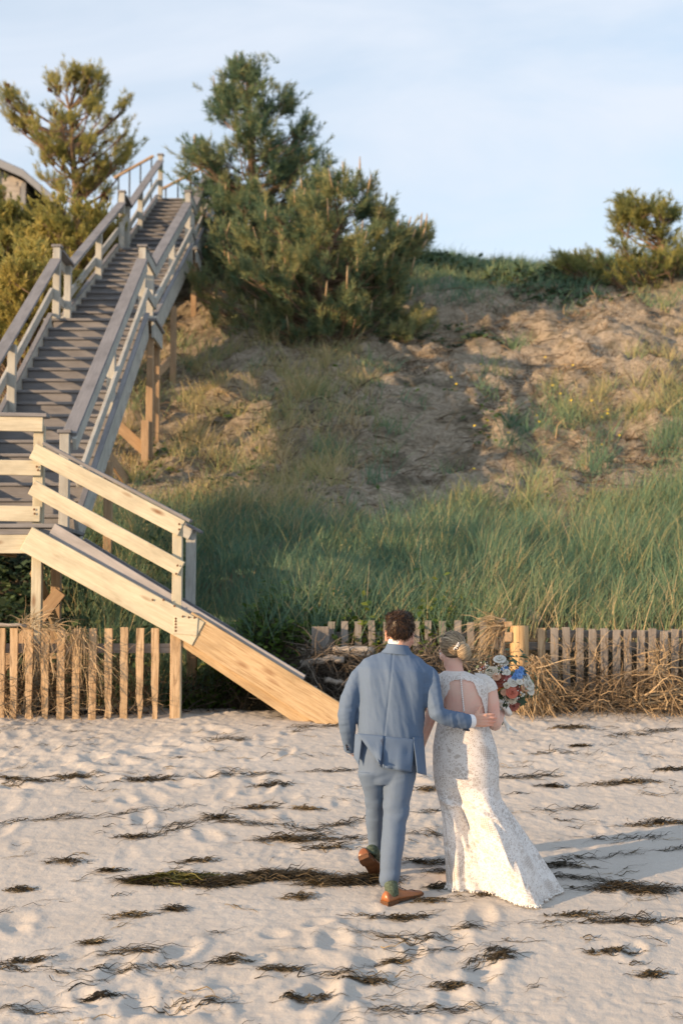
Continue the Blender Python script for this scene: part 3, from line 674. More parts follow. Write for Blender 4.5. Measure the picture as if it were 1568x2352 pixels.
tufts(420, -4.0, 7.5, 20.0, 26.0, lambda X, Y: 0.10+0.7*fbm(X*0.4, Y*0.4, 95, 2)+0.4*sstep(3.5, 5, X), 0.34, 26, tf, g, w=0.014)
tufts(150, -2.4, 0.4, 15.6, 22.5, lambda X, Y: 0.75+0*X, 0.42, 38, lambda x, y: 0.86+g.normal(0, .1), g)
tufts(170, -6.0, -1.8, 15.5, 24, lambda X, Y: 0.7+0*X, 0.36, 26, lambda x, y: 0.72+g.normal(0, .12), g)
tag(link('dune_grass', S.data('dune_grass'), M_GRASS), 'dry and green grass tufts scattered over the sandy slope', 'grass', kind='stuff')
tufts(260, -2.6, 6.5, 17.0, 24.5, lambda X, Y: 0.55+0.8*fbm(X*0.5, Y*0.5, 121, 2), 0.26, 40, lambda x, y: 0.86+g.normal(0, .08), g, 0.16, 0.012, 0.7) if False else None
# grass along the crest
S = Soup()
tufts(1300, -1.5, 8.5, 23.4, 31.5, lambda X, Y: 0.55+0.9*fbm(X*0.6, Y*0.6, 97, 2)-0.5*sstep(25.5, 23.8, Y), 0.28, 30, lambda x, y: 0.45+0.35*float(fbm(x*.5, y*.5, 99, 2))+g.normal(0, .09), g, 0.22, 0.012, 0.3)
tag(link('crest_grass', S.data('crest_grass'), M_GRASS), 'green grass fringe along the crest of the dune', 'grass', kind='stuff')
# low leafy cover: crest mat, vines at the middle fence, undergrowth beneath the platform
M_VINE = leafy('vine_leaves', [(0.0, (0.030, 0.055, 0.014)), (0.5, (0.075, 0.135, 0.024)), (1.0, (0.19, 0.22, 0.035))], 0.5, 0.35, 0.0)
M_MAT = leafy('crest_cover_leaves', [(0.0, (0.030, 0.050, 0.030)), (0.5, (0.075, 0.125, 0.055)), (1.0, (0.17, 0.19, 0.07))], 0.6, 0.25, 0.0)
def cover(name, label, n, x0, x1, y0, y1, dens, size, hmax, mat, tint0, r):
    X, Y = scatter(n, x0, x1, y0, y1, dens, r); k = len(X)
    Z = np.maximum(dune_full(X, Y), beach_z(X, Y)) + np.abs(r.normal(0, hmax*0.5, k))*(0.4+0.6*sstep(-0.2, 0.2, fbm(X*2, Y*2, 77, 2)))
    V, F = leaves(np.stack([X, Y, Z], -1), unit(np.stack([r.normal(0, .5, k), r.normal(-.35, .5, k), np.ones(k)], -1)), size*r.uniform(.6, 1.4, k), r)
    S = Soup(); S.add(V, F, np.repeat(np.clip(tint0+0.5*fbm(X, Y, 79, 2)+r.normal(0, .14, k), .01, .99), 4)); 
    return tag(link(name, S.data(name), mat), label, 'plants', kind='stuff')
cover('vine_leaves', 'bright green vines creeping over the weathered middle fence', 15000, -1.6, 5.0, 12.98, 13.75, lambda X, Y: np.clip(0.30+1.8*fbm(X*0.9, Y*0.9, 105, 2)+0.5*sstep(1.6, 0.6, X), 0, 1), 0.05, 0.30, M_VINE, 0.50, g)
cover('slope_leaves', 'patches of small green leaves on the slope beside the stairs', 3800, -3.6, 2.5, 15.0, 21.0, lambda X, Y: np.clip(3.0*fbm(X*0.7, Y*0.7, 107, 2)-0.25, 0, 1), 0.06, 0.14, M_VINE, 0.40, g)
cover('crest_cover', 'dark green mat of low plants below the crest', 32000, -0.5, 9.5, 22.6, 31.0, lambda X, Y: np.clip(0.22+2.6*fbm(X*0.5, Y*0.7, 109, 3)+0.30*sstep(26.0, 28, Y)-0.5*sstep(24.6, 23.2, Y), 0, 1), 0.09, 0.10, M_MAT, 0.38, g)
cover('undergrowth', 'dark leafy undergrowth beneath the wooden platform', 7500, -5.0, -1.7, 13.3, 16.0, lambda X, Y: 0.85+0*X, 0.075, 0.5, M_MAT, 0.35, g)
# yellow dune flowers
S = Soup(); X, Y = scatter(34, 0.3, 4.8, 16.8, 21.5, lambda X, Y: 0.3+0.5*sstep(0.5, 2, X), g); k = len(X)
P = np.stack([X, Y, dune_full(X, Y)+g.uniform(.18, .4, k)], -1); V, F = leaves(P, unit(np.stack([g.normal(0, .3, k), -np.ones(k), np.ones(k)], -1)), np.full(k, 0.045), g, 1.0); S.add(V, F, np.full(len(V), 0.9))
tag(link('dune_flowers', S.data('dune_flowers'), plain('yellow_petals', (0.62, 0.46, 0.03), 0.6, 0.1)), 'small yellow flowers dotted over the grassy slope', 'flowers', kind='stuff')
# ---------------------------------------------------------------- fences
f = np.random.default_rng(31)
def picket_data(l, w, d, r, rot=0.0, seed=0):
    """a rough slat along local X (bottom at -l/2), gnawed by rot towards the bottom"""
    n = 13; V = []; F = []
    for i in range(n):
        t = i/(n-1); x = -l/2+l*t; k = rot*max(0, 1-t*1.6)
        wl = w/2*(1-k*r.uniform(0, 0.8)); wr = w/2*(1-k*r.uniform(0, 0.5)); dd = d/2*(1-k*r.uniform(0, 0.4)); o = r.normal(0, 0.0012)
        V += [(x, -wl+o, -dd), (x, wr+o, -dd), (x, wr+o, dd), (x, -wl+o, dd)]
    for i in range(n-1):
        for k in range(4): F.append((i*4+k, i*4+(k+1) % 4, i*4+4+(k+1) % 4, i*4+4+k))
    F += [(3, 2, 1, 0), (n*4-4, n*4-3, n*4-2, n*4-1)]
    me = bpy.data.meshes.new('picket'); me.from_pydata(V, [], F); me.update(); return me
def picket(px, top, bottom, Y, w, mat, parent, rot=0.5, lean=0.0, d=0.04):
    P, Q = at(px, bottom, Y), at(px+lean, top, Y); P.y = Q.y = Y
    x = (Q-P).normalized(); y = Vector((1, 0, 0)); z = x.cross(y).normalized(); y = z.cross(x)
    return link('picket', picket_data((Q-P).length, w, d, f, rot), mat, parent, Matrix.Translation((P+Q)/2) @ Matrix((x, y, z)).transposed().to_4x4())
# left fence below the platform
FL = thing('picket_fence', at(200, 1645, 12.5), 'low fence of tan half-rotten pickets draped with straw below the platform', 'fence')
for i, (px, rot) in enumerate(((1, .4), (30, .9), (65, 1.0), (102, .6), (138, .15), (173, .35), (211, .3), (247, 1.0), (283, .25), (319, 1.1), (354, .9), (-34, .5), (-69, .6))):
    picket(px+1, 1443+f.normal(0, 1.0), 1664, 12.50, 0.066, M_PICKET, FL, rot, 2.5)
a, b = at(-70, 1489, 12.55), at(408, 1489, 12.55); b.z = a.z = (a.z+b.z)/2; board('rail', a, b, 0.035, 0.085, M_PICKETG, FL)
# right fence and its pile
FR = thing('picket_fence', at(1400, 1640, 12.75), 'grey weathered picket fence half buried in straw beside the round pile', 'fence')
for i, px in enumerate((1240, 1271.5, 1301.5, 1330, 1358.5, 1385.5, 1414, 1441, 1469.5, 1495, 1522, 1547.5, 1574, 1600, 1628, 1655, 1683, 1711, 1740, 1768, 1797, 1826, 1856, 1886, 1917, 1948, 1980)):
    picket(px, 1441+min(i, 14)*0.5+f.normal(0, 1.5), 1655, 12.75, 0.064, M_PICKET if i == 0 else M_PICKETG, FR, 0.35, f.normal(0, 1.2))
for (y, x0) in ((1484, 1212), (1456, 1255)):
    a, b = at(x0, y, 12.81), at(2000, y+2, 12.81); a.y = b.y = 12.81; board('rail', a, b, 0.035, 0.07, M_PICKETG, FR)
p0, p1 = at(1192, 1660, 12.70), at(1192, 1437, 12.70); V, F = tube([p0, p0.lerp(p1, .5), p1-Vector((0, 0, .012)), p1], [0.088, 0.085, 0.083, 0.074], 20)
mb = MB(); mb.add([(x-p0.x, y-p0.y, z-p0.z) for x, y, z in V], F); me = mb.data('pile'); PB = thing('timber_pile', (p0.x, p0.y, p0.z), 'thick round timber pile standing at the end of the grey picket fence', 'post')
o = link('shaft', me, M_PILE, PB, Matrix.Translation(p0))
Mp = wood('tan_timber_pile_upright', (0.48, 0.33, 0.17), (0.58, 0.42, 0.24), (0.22, 0.13, 0.06), 0.7); o.data.materials.clear()
# upright grain for the pile
Nn = NB('pile_grain'); vv = Nn.coord('Object', (26, 26, 1.6)); gg = Nn.noise(vv, 2.0, 6, 0.6, 0.8); cc = Nn.mix(Nn.ramp(gg, [(0.33, 0), (0.68, 1)]), (0.36, 0.24, 0.12), (0.50, 0.36, 0.20))
v2 = Nn.coord('Object', (60, 60, 1.2)); g2 = Nn.noise(v2, 1.4, 3, .6); cc = Nn.mix(Nn.math('MULTIPLY', Nn.ramp(g2, [(0.54, 0), (0.62, 1)]), 0.8), cc, (0.12, 0.07, 0.035)); o.data.materials.append(Nn.done(cc, 0.8, Nn.bump(gg, 0.4, 0.006), 0.2))
bpy.data.materials.remove(Mp)
def solo_board(name, label, cat, p0, p1, w, h, mat, up=(0, 0, 1), group=None):
    o = board(name, p0, p1, w, h, mat, None, up=up); o.data = o.data.copy(); return tag(o, label, cat, group)
a, b = at(1153, 1640, 12.78), at(1153, 1420, 12.78); solo_board('wooden_stake', 'narrow grey stake wrapped in hanging straw left of the round pile', 'stake', a, b, 0.055, 0.055, M_PICKETG, up=(0, 1, 0))
solo_board('wood_block', 'small wood block on the straw left of the round pile top', 'block', at(1158, 1434, 12.70), at(1175, 1433, 12.70), 0.06, 0.045, M_PICKET)
solo_board('wood_block', 'cut timber end sticking out beside the round pile', 'block', at(1159, 1463, 12.66), at(1175, 1463, 12.66), 0.05, 0.085, M_POSTW)
solo_board('timber_stump', 'square sawn timber stub standing in the green grass behind the pile', 'stump', at(1172, 1440, 13.6), at(1172, 1393, 13.6), 0.13, 0.10, M_DRIFT, up=(0, 1, 0))
lp, lq = at(1214, 1404, 13.7), at(1235, 1428, 13.5); V, F = tube([lp, lp.lerp(lq, .5), lq], [0.05, 0.055, 0.05], 10); mb = MB(); mb.add(V, F); tag(link('driftwood_log', mb.data('driftwood_log'), M_DRIFT), 'short driftwood log with a round cut end in the grass above the grey fence', 'log')
# middle fence among the vines
FM = thing('picket_fence', at(900, 1490, 13.15), 'old grey pickets poking out of the vines behind the man', 'fence')
for i, px in enumerate((759.5, 791.5, 823, 855.5, 886, 921, 955, 984, 1016.5, 1048.5, 1080, 1110, 1135)):
    picket(px, 1427+f.normal(0, 2.5), 1515, 13.15, 0.062, M_PICKETG, FM, 0.2, f.normal(0, 1.5))
a, b = at(735, 1460, 13.22), at(1140, 1460, 13.22); board('rail', a, b, 0.035, 0.07, M_PICKETG, FM)
solo_board('wide_plank', 'wide upright grey plank at the left end of the old middle fence', 'plank', at(736, 1515, 13.05), at(735.5, 1439, 13.05), 0.16, 0.04, M_PICKETG, up=(0, 1, 0))
def log(label, a, b, Y, r0, seed, dy=0.0):
    r = np.random.default_rng(seed); P, Q = at(*a, Y), at(*b, Y+dy); pts = [P.lerp(Q, t)+Vector((0, r.normal(0, .008), r.normal(0, .008))) for t in np.linspace(0, 1, 7)]
    V, F = tube(pts, [(r0*r.uniform(.85, 1.1), r0*r.uniform(.85, 1.1)) for _ in pts], 10); c = (P+Q)/2; x = (Q-P).normalized(); y = Vector((0, 0, 1)).cross(x).normalized(); z = x.cross(y)
    M = Matrix.Translation(c) @ Matrix((x, y, z)).transposed().to_4x4(); Mi = M.inverted(); mb = MB(); mb.add([tuple(Mi @ Vector(v)) for v in V], F)
    tag(link('driftwood_log', mb.data('driftwood_log'), M_DRIFT, None, M), label, 'log')
log('silver driftwood log lying highest above the straw bank behind the man', (764, 1492), (858, 1496), 12.82, 0.038, 1); log('thin split driftwood log just below the highest one', (768, 1509), (850, 1503), 12.80, 0.026, 2)
log('long grey driftwood branch along the straw bank beside the stair foot', (692, 1520), (790, 1514), 12.70, 0.030, 3); log('bare pale branch resting along the picket tops at the left edge', (-60, 1430), (62, 1440), 12.46, 0.016, 4)
log('pale driftwood stub by the foot of the stair stringer', (745, 1560), (800, 1572), 12.66, 0.026, 5); 

# ---------------------------------------------------------------- straw and dead roots
M_STRAW = leafy('dry_straw', [(0.0, (0.055, 0.042, 0.030)), (0.35, (0.17, 0.128, 0.085)), (0.65, (0.35, 0.265, 0.165)), (1.0, (0.50, 0.395, 0.25))], 0.8, 0.2, 0.0)
M_ROOT = leafy('grey_dead_roots', [(0.0, (0.030, 0.025, 0.020)), (0.35, (0.105, 0.088, 0.070)), (0.65, (0.24, 0.21, 0.175)), (1.0, (0.38, 0.34, 0.29))], 0.85, 0.1, 0.0)
def straw(name, label, jobs, seed):
    """jobs: (n, px0, px1, py0, py1, Y, depth, length, direction mean, spread, bend, tint, width)"""
    r = np.random.default_rng(seed); S = Soup()
    for (n, x0, x1, y0, y1, Y, dep, ln, dm, sp, bz, tn, w) in jobs:
        k = np.array([at(x0, y0, Y), at(x1, y0, Y), at(x0, y1, Y)]); u, v = r.uniform(0, 1, (n, 1)), r.uniform(0, 1, (n, 1))
        P = k[0]+(k[1]-k[0])*u+(k[2]-k[0])*v; P[:, 1] += r.normal(0, dep, n); P[:, 2] = np.maximum(P[:, 2], ground_z(P[:, 0], P[:, 1])+0.01)
        D = unit(np.array(dm, float)[None, :]+r.normal(0, sp, (n, 3))); L = ln*r.uniform(0.5, 1.4, n)
        V, F, t = ribbons(P, D, L, np.stack([r.normal(0, .25, n)*L, r.normal(0, .15, n)*L, bz*L*r.uniform(0.4, 1.4, n)], -1), w*r.uniform(.6, 1.5, n), 4, 0.6, 0.03, None, r)
        S.add(V, F, np.repeat(np.clip(tn+r.normal(0, .15, n), .01, .99), 10))
    return tag(link(name, S.data(name), M_ROOT if name == 'dead_roots' else M_STRAW), label, 'straw', kind='stuff')
straw('dry_straw', 'dry straw draped over the tan picket fence and heaped behind it', [
    (900, -30, 350, 1520, 1640, 12.68, 0.10, 0.28, (0.1, 0, 0.3), 0.7, -0.25, 0.38, 0.007),
    (500, -30, 180, 1560, 1645, 12.62, 0.10, 0.22, (0.1, 0, 0.1), 0.8, -0.2, 0.55, 0.007),
    (90, 40, 135, 1430, 1446, 12.45, 0.03, 0.20, (0.5, 0, 0.05), 0.45, -0.5, 0.8, 0.006),
    (100, 160, 200, 1436, 1470, 12.44, 0.03, 0.22, (0.0, 0, -0.6), 0.35, -0.5, 0.72, 0.006),
    (60, 55, 120, 1445, 1520, 12.45, 0.03, 0.28, (0.15, 0, -0.8), 0.3, -0.2, 0.75, 0.006),
    (40, 60, 90, 1415, 1440, 12.45, 0.03, 0.18, (0.2, 0, 0.5), 0.5, -0.1, 0.85, 0.006),
    (60, 150, 240, 1480, 1560, 12.44, 0.03, 0.25, (0.3, 0, -0.5), 0.5, -0.2, 0.7, 0.006)], 41)
straw('dead_roots', 'dark tangle of dead roots and straw on the bank behind the stair foot', [
    (1500, 690, 1010, 1500, 1620, 12.78, 0.10, 0.30, (0.3, 0, 0.0), 0.8, -0.25, 0.24, 0.008),
    (500, 690, 830, 1490, 1560, 12.85, 0.08, 0.32, (0.5, 0, -0.2), 0.6, -0.3, 0.42, 0.007),
    (700, 420, 700, 1560, 1635, 13.3, 0.25, 0.30, (0.2, 0, 0.2), 0.8, -0.25, 0.15, 0.009),
    (500, 950, 1170, 1490, 1560, 12.85, 0.08, 0.30, (0.3, 0, -0.1), 0.7, -0.3, 0.45, 0.007),
    (500, 1000, 1200, 1540, 1625, 12.75, 0.10, 0.28, (0.1, 0, 0.1), 0.8, -0.25, 0.35, 0.008)], 42)
straw('straw_bank', 'golden straw and dead stems heaped against the grey fence', [
    (1500, 1330, 1900, 1550, 1632, 12.66, 0.06, 0.26, (0.1, -0.1, 0.25), 0.8, -0.25, 0.30, 0.007),
    (350, 1225, 1330, 1590, 1632, 12.66, 0.05, 0.22, (0.1, -0.1, 0.25), 0.8, -0.25, 0.32, 0.007),
    (600, 1260, 1900, 1588, 1628, 12.54, 0.05, 0.25, (0.1, -0.1, 0.2), 0.8, -0.2, 0.52, 0.007),
    (110, 1270, 1620, 1490, 1560, 12.66, 0.03, 0.36, (0.0, 0, 0.8), 0.4, -0.3, 0.55, 0.007),
    (260, 1215, 1260, 1500, 1620, 12.58, 0.05, 0.35, (0.1, 0, -0.7), 0.5, 0.0, 0.68, 0.008),
    (120, 1450, 1620, 1590, 1630, 12.50, 0.05, 0.30, (0.6, 0, 0.1), 0.6, -0.1, 0.72, 0.009),
    (90, 1495, 1530, 1490, 1560, 12.56, 0.04, 0.32, (0.1, 0, 0.5), 0.5, -0.5, 0.75, 0.008)], 43)
straw('hanging_grass', 'sheaf of golden dead grass hanging beside the round pile', [
    (75, 1130, 1166, 1424, 1450, 12.74, 0.02, 0.32, (-0.35, -0.03, -0.35), 0.14, -0.45, 0.80, 0.007),
    (60, 1130, 1160, 1420, 1440, 12.72, 0.03, 0.26, (-0.7, -0.1, 0.25), 0.25, -0.6, 0.72, 0.007),
    (90, 1150, 1215, 1580, 1625, 12.64, 0.05, 0.4, (0.0, 0, -0.4), 0.5, -0.2, 0.72, 0.008),
    (160, 1190, 1235, 1500, 1610, 12.58, 0.04, 0.45, (0.1, 0, -0.8), 0.35, 0, 0.7, 0.008)], 44)
straw('slope_litter', 'fallen dead stems and root mats littering the open slope', [
    (1500, 420, 1568, 820, 1180, 19.0, 0.0, 0.35, (0.5, 0, 0.0), 0.6, -0.1, 0.30, 0.012)], 45) if False else None
S = Soup(); r = np.random.default_rng(46); X, Y = scatter(7000, -3.2, 6.5, 16.5, 25.5, lambda X, Y: np.clip(0.35+1.6*fbm(X*0.6, Y*0.6, 113, 3), 0, 1), r); n = len(X)
L_ = r.uniform(.12, .5, n); V, F, t = ribbons(np.stack([X, Y, dune_full(X, Y)+.015], -1), unit(np.stack([r.normal(.3, .8, n), r.normal(0, .3, n), r.normal(0.05, .25, n)], -1)), L_, np.stack([r.normal(0, .2, n)*L_, 0*X, -0.2*L_], -1), 0.012*r.uniform(.5, 1.6, n), 4, 0.6, 0.04, None, r)
S.add(V, F, np.repeat(np.clip(r.normal(0.30, .20, n), .01, .95), 10))
cx, cy = scatter(420, -2.8, 6.5, 16.8, 25.5, lambda X, Y: np.clip(0.5+1.2*fbm(X*0.7, Y*0.7, 117, 2), 0, 1), r)
for x, y in zip(cx, cy):      # low dead tussocks
    n = int(r.integers(18, 50)); sp = r.uniform(.08, .22); hh = r.uniform(.10, .26); X = x+r.normal(0, sp, n); Y = y+r.normal(0, sp*.7, n); L_ = hh*r.uniform(.5, 1.3, n)
    V, F, t = ribbons(np.stack([X, Y, dune_full(X, Y)-.01], -1), unit(np.stack([r.normal(.1, .6, n), r.normal(-.1, .5, n), np.ones(n)*r.uniform(.4, 1.1)], -1)), L_, np.stack([r.normal(0, .3, n)*L_, r.normal(0, .2, n)*L_, -.4*L_], -1), .010*r.uniform(.6, 1.5, n), 3, .7, .02, None, r); S.add(V, F, np.repeat(np.clip(r.choice([.12, .22, .40, .55])+r.normal(0, .10, n), .01, .95), 8))
tag(link('slope_litter', S.data('slope_litter'), M_STRAW), 'fallen dead stems and roots littering the open slope', 'litter', kind='stuff')
# dark beach stones at the fence foot
M_STONE = plain('black_beach_stone', (0.022, 0.023, 0.026), 0.6, 0.3, 20, 0.4)
for i, (px, py, s) in enumerate(((104, 1632, .085), (119, 1640, .05), (184, 1641, .05), (197, 1640, .045), (222, 1638, .05), (236, 1641, .04), (262, 1640, .06), (276, 1642, .04), (300, 1644, .035), (336, 1645, .035))):
    p = at(px, py, 12.66); p.z = max(p.z, float(ground_z(p.x, p.y))); bm = bmesh.new(); bmesh.ops.create_icosphere(bm, subdivisions=2, radius=s)
    for v in bm.verts: v.co *= 1+0.35*f.normal(0, .25); v.co.z *= 0.75
    me = bpy.data.meshes.new('beach_stone'); bm.to_mesh(me); bm.free(); me.polygons.foreach_set('use_smooth', [True]*len(me.polygons))
    tag(link('beach_stone', me, M_STONE, None, Matrix.Translation(p)), 'largest black stone, behind the fourth tan picket' if i == 0 else 'black stone half sunk in the sand %s' % ('right of the largest one', 'left of the sixth tan picket', 'behind the sixth tan picket', 'left of the seventh tan picket', 'right of the seventh tan picket', 'left of the ninth tan picket', 'behind the ninth tan picket', 'left of the tenth tan picket', 'between the last two tan pickets')[i-1], 'stone', 'black stones at the fence foot')

# ---------------------------------------------------------------- house on the dune
M_SHINGLE = plain('grey_house_shingle', (0.40, 0.38, 0.36), 0.85, 0.15, 6, 0.2); M_TRIM = plain('grey_house_trim', (0.24, 0.26, 0.29), 0.6, 0.06); M_ROOF = plain('grey_roof_shingle', (0.16, 0.165, 0.18), 0.85, 0.2, 8); M_GLASS = plain('dark_window_glass', (0.02, 0.025, 0.03), 0.08, 0.1, 3, 0.0, 0.5)
YH = 42.0
gb = at(-30, 470, YH); HS = thing('beach_house', (gb.x, YH, gb.z-2), 'grey shingled house with a sloping roof half hidden behind the left shrubs', 'house')
apex, kink, eave = at(-30, 365, YH), at(62, 405, YH), at(142, 474, YH); left = Vector((2*apex.x-eave.x, YH, eave.z)); zb = eave.z-3.5
def prism(name, pts, y0, y1, mat, parent):
    V = [(p[0], y0, p[1]) for p in pts]+[(p[0], y1, p[1]) for p in pts]; n = len(pts); F = [tuple(range(n)), tuple(reversed(range(n, 2*n)))]+[(i+n, i, (i+1) % n, (i+1) % n+n)[::-1] for i in range(n)]
    me = bpy.data.meshes.new(name); me.from_pydata(V, [], F); me.update(); bm = bmesh.new(); bm.from_mesh(me); bmesh.ops.recalc_face_normals(bm, faces=bm.faces); bm.to_mesh(me); bm.free(); return link(name, me, mat, parent)
ix = eave.x-1.0
sl = (apex.z-eave.z)/(eave.x-apex.x)
sl = (kink.z-eave.z)/(eave.x-kink.x); prism('wall', [(2*apex.x-kink.x+.1, zb), (kink.x-.1, zb), (kink.x-.1, kink.z-0.16), (apex.x, apex.z-0.16), (2*apex.x-kink.x+.1, kink.z-0.16)], YH, YH+8, M_SHINGLE, HS); prism('porch_wall', [(kink.x-.1, zb), (ix, zb), (ix, eave.z+sl*1.0-0.5), (kink.x-.1, kink.z-0.5)], YH+1.2, YH+8, M_SHINGLE, HS)
for s in (-1, 1):
    X_ = lambda p: apex.x+s*(p.x-apex.x)
    for p, q in ((apex, kink), (kink, eave)):
        prism('roof', [(X_(p), p.z-.08), (X_(q), q.z-.08), (X_(q), q.z+.06), (X_(p), p.z+.06)], YH-.5, YH+8.4, M_ROOF, HS); prism('rake_board', [(X_(p), p.z-.20), (X_(q), q.z-.20), (X_(q), q.z+.03), (X_(p), p.z+.03)], YH-.56, YH-.505, M_TRIM, HS)
    prism('corner_board', [(X_(kink)-.16, zb), (X_(kink)-.02, zb), (X_(kink)-.02, kink.z-.2), (X_(kink)-.16, kink.z-.2)], YH-.03, YH+.1, M_TRIM, HS)
for (x0, y0, x1, y1) in ((-60, 412, -34, 452), (-28, 412, -8, 452)):
    a, b = at(x0, y0, YH-0.04), at(x1, y1, YH-0.04); w = link('window', bpy.data.meshes.new('window'), M_TRIM, HS); mb = MB()
    for (q, s) in (((a.x, a.z), (b.x, a.z)), ((a.x, b.z), (b.x, b.z)), ((a.x, a.z), (a.x, b.z)), ((b.x, a.z), (b.x, b.z)), (((a.x+b.x)/2, a.z), ((a.x+b.x)/2, b.z))):
        V, F = tube([(q[0], YH-0.05, q[1]), (s[0], YH-0.05, s[1])], 0.06, 4); mb.add(V, F)
    w.data = mb.data('window', False); w.data.materials.append(M_TRIM); prism('pane', [(a.x, b.z), (b.x, b.z), (b.x, a.z), (a.x, a.z)], YH-0.03, YH-0.01, M_GLASS, w)
for k in range(22):
    z = zb+0.16*k+1.0
    if z < apex.z-0.5: hw = min(kink.x-.2-apex.x, (apex.z-0.35-z)*(kink.x-apex.x)/(apex.z-kink.z)); board('shingle_course', (apex.x-hw, YH-0.012, z), (apex.x+hw, YH-0.012, z), 0.02, 0.15, M_SHINGLE, HS, ch=0.003)

# ---------------------------------------------------------------- seaweed on the sand
M_WEED = leafy('dried_seaweed', [(0.0, (0.010, 0.010, 0.008)), (0.4, (0.040, 0.032, 0.019)), (0.65, (0.105, 0.078, 0.040)), (0.85, (0.22, 0.16, 0.080)), (1.0, (0.36, 0.27, 0.15))], 0.55, 0.15, 0.0)
M_WEEDG = leafy('green_seaweed', [(0.0, (0.012, 0.014, 0.006)), (0.4, (0.045, 0.048, 0.012)), (0.7, (0.10, 0.095, 0.02)), (1.0, (0.20, 0.18, 0.05))], 0.5, 0.2, 0.0)
def sand_at(px, py):
    """the point of the sand seen at a photo position"""
    lo, hi = 3.0, 13.0
    for _ in range(40):
        m = (lo+hi)/2; p = at(px, py, m)
        if p.z > float(beach_z(p.x, m)): lo = m
        else: hi = m
    return at(px, py, (lo+hi)/2)
_gx = np.arange(-4.3, 4.3, 0.03); _gy = np.arange(5.5, 13.3, 0.03); _GX, _GY = np.meshgrid(_gx, _gy); _GZ = beach_full(_GX, _GY)
def sand_z(X, Y):
    i = np.clip(((np.asarray(X)+4.3)/0.03), 0, len(_gx)-2); j = np.clip((np.asarray(Y)-5.5)/0.03, 0, len(_gy)-2); a = i.astype(int); b = j.astype(int); u = i-a; v = j-b
    return (_GZ[b, a]*(1-u)+_GZ[b, a+1]*u)*(1-v)+(_GZ[b+1, a]*(1-u)+_GZ[b+1, a+1]*u)*v
def weed_soup(S, x, y, hl, hw, n, r, tint=0.35, hgt=0.03, ang=0.1, ln=0.16, wd=0.0055, arc=0.0, fly=0.12):
    """n strands in an elongated heap round (x, y), half length hl, half width hw"""
    u = np.clip(r.normal(0, 0.45, n), -1.15, 1.15); v = r.normal(0, 0.42, n)*(1-0.65*np.abs(u)**1.5); lx = u*hl; ly = v*hw+arc*u*u
    lx += hl*0.06*np.sin(u*9+x*7); ly += hw*0.5*np.sin(u*6+x*9)
    X = x+lx*math.cos(ang)-ly*math.sin(ang); Y = y+lx*math.sin(ang)+ly*math.cos(ang)
    h = 0.8*hgt*np.clip(1-u*u, 0, 1)*np.clip(1-v*v, 0, 1)*r.uniform(0, 1, n)
    D = unit(np.stack([np.cos(ang)+r.normal(0, .3, n), np.sin(ang)+r.normal(0, .24, n), r.normal(0.03, fly*.6, n)], -1)); D *= np.where(r.uniform(0, 1, (n, 1)) < .5, -1, 1); D[:, 2] = np.abs(D[:, 2])
    L_ = ln*r.uniform(.4, 1.5, n); nseg = 5
    side = unit(np.stack([-D[:, 1], D[:, 0], r.normal(0.4, .6, n)], -1))
    V, F, t = ribbons(np.stack([X, Y, np.zeros(n)], -1), D, L_, np.stack([r.normal(0, .22, n)*L_, r.normal(0, .20, n)*L_, -np.abs(D[:, 2])*L_*0.9], -1), wd*r.uniform(.5, 1.6, n), nseg, .7, 0.10, side, r)
    V[:, 2] += sand_z(V[:, 0], V[:, 1])+0.004+np.repeat(h, (nseg+1)*2); V[:, 2] = np.maximum(V[:, 2], sand_z(V[:, 0], V[:, 1])+0.002)
    S.add(V, F, np.repeat(np.clip(tint+r.normal(0, .17, n), .01, .99), (nseg+1)*2))
def weed_mat(S, x, y, hl, hw, n, r, tint):
    """flat matted scraps in the heart of a clump"""
    u = np.clip(r.normal(0, .42, n), -1, 1); X = x+u*hl; Y = y+r.normal(0, .30, n)*hw*(1-.6*np.abs(u)); P = np.stack([X, Y, sand_z(X, Y)+.004+r.uniform(0, .022, n)*(1-np.abs(u))], -1)
    V, F = leaves(P, unit(np.stack([r.normal(0, .45, n), r.normal(-.2, .45, n), np.ones(n)], -1)), r.uniform(.008, .022, n), r, 2.4); V[:, 2] = np.maximum(V[:, 2], sand_z(V[:, 0], V[:, 1])+.002)
    q = np.stack([F[:, 0], F[:, 1], F[:, 2], F[:, 3]], -1); S.add(V, q, np.repeat(np.clip(tint+r.normal(0, .18, n), .01, .99), 4))
sw = np.random.default_rng(61)
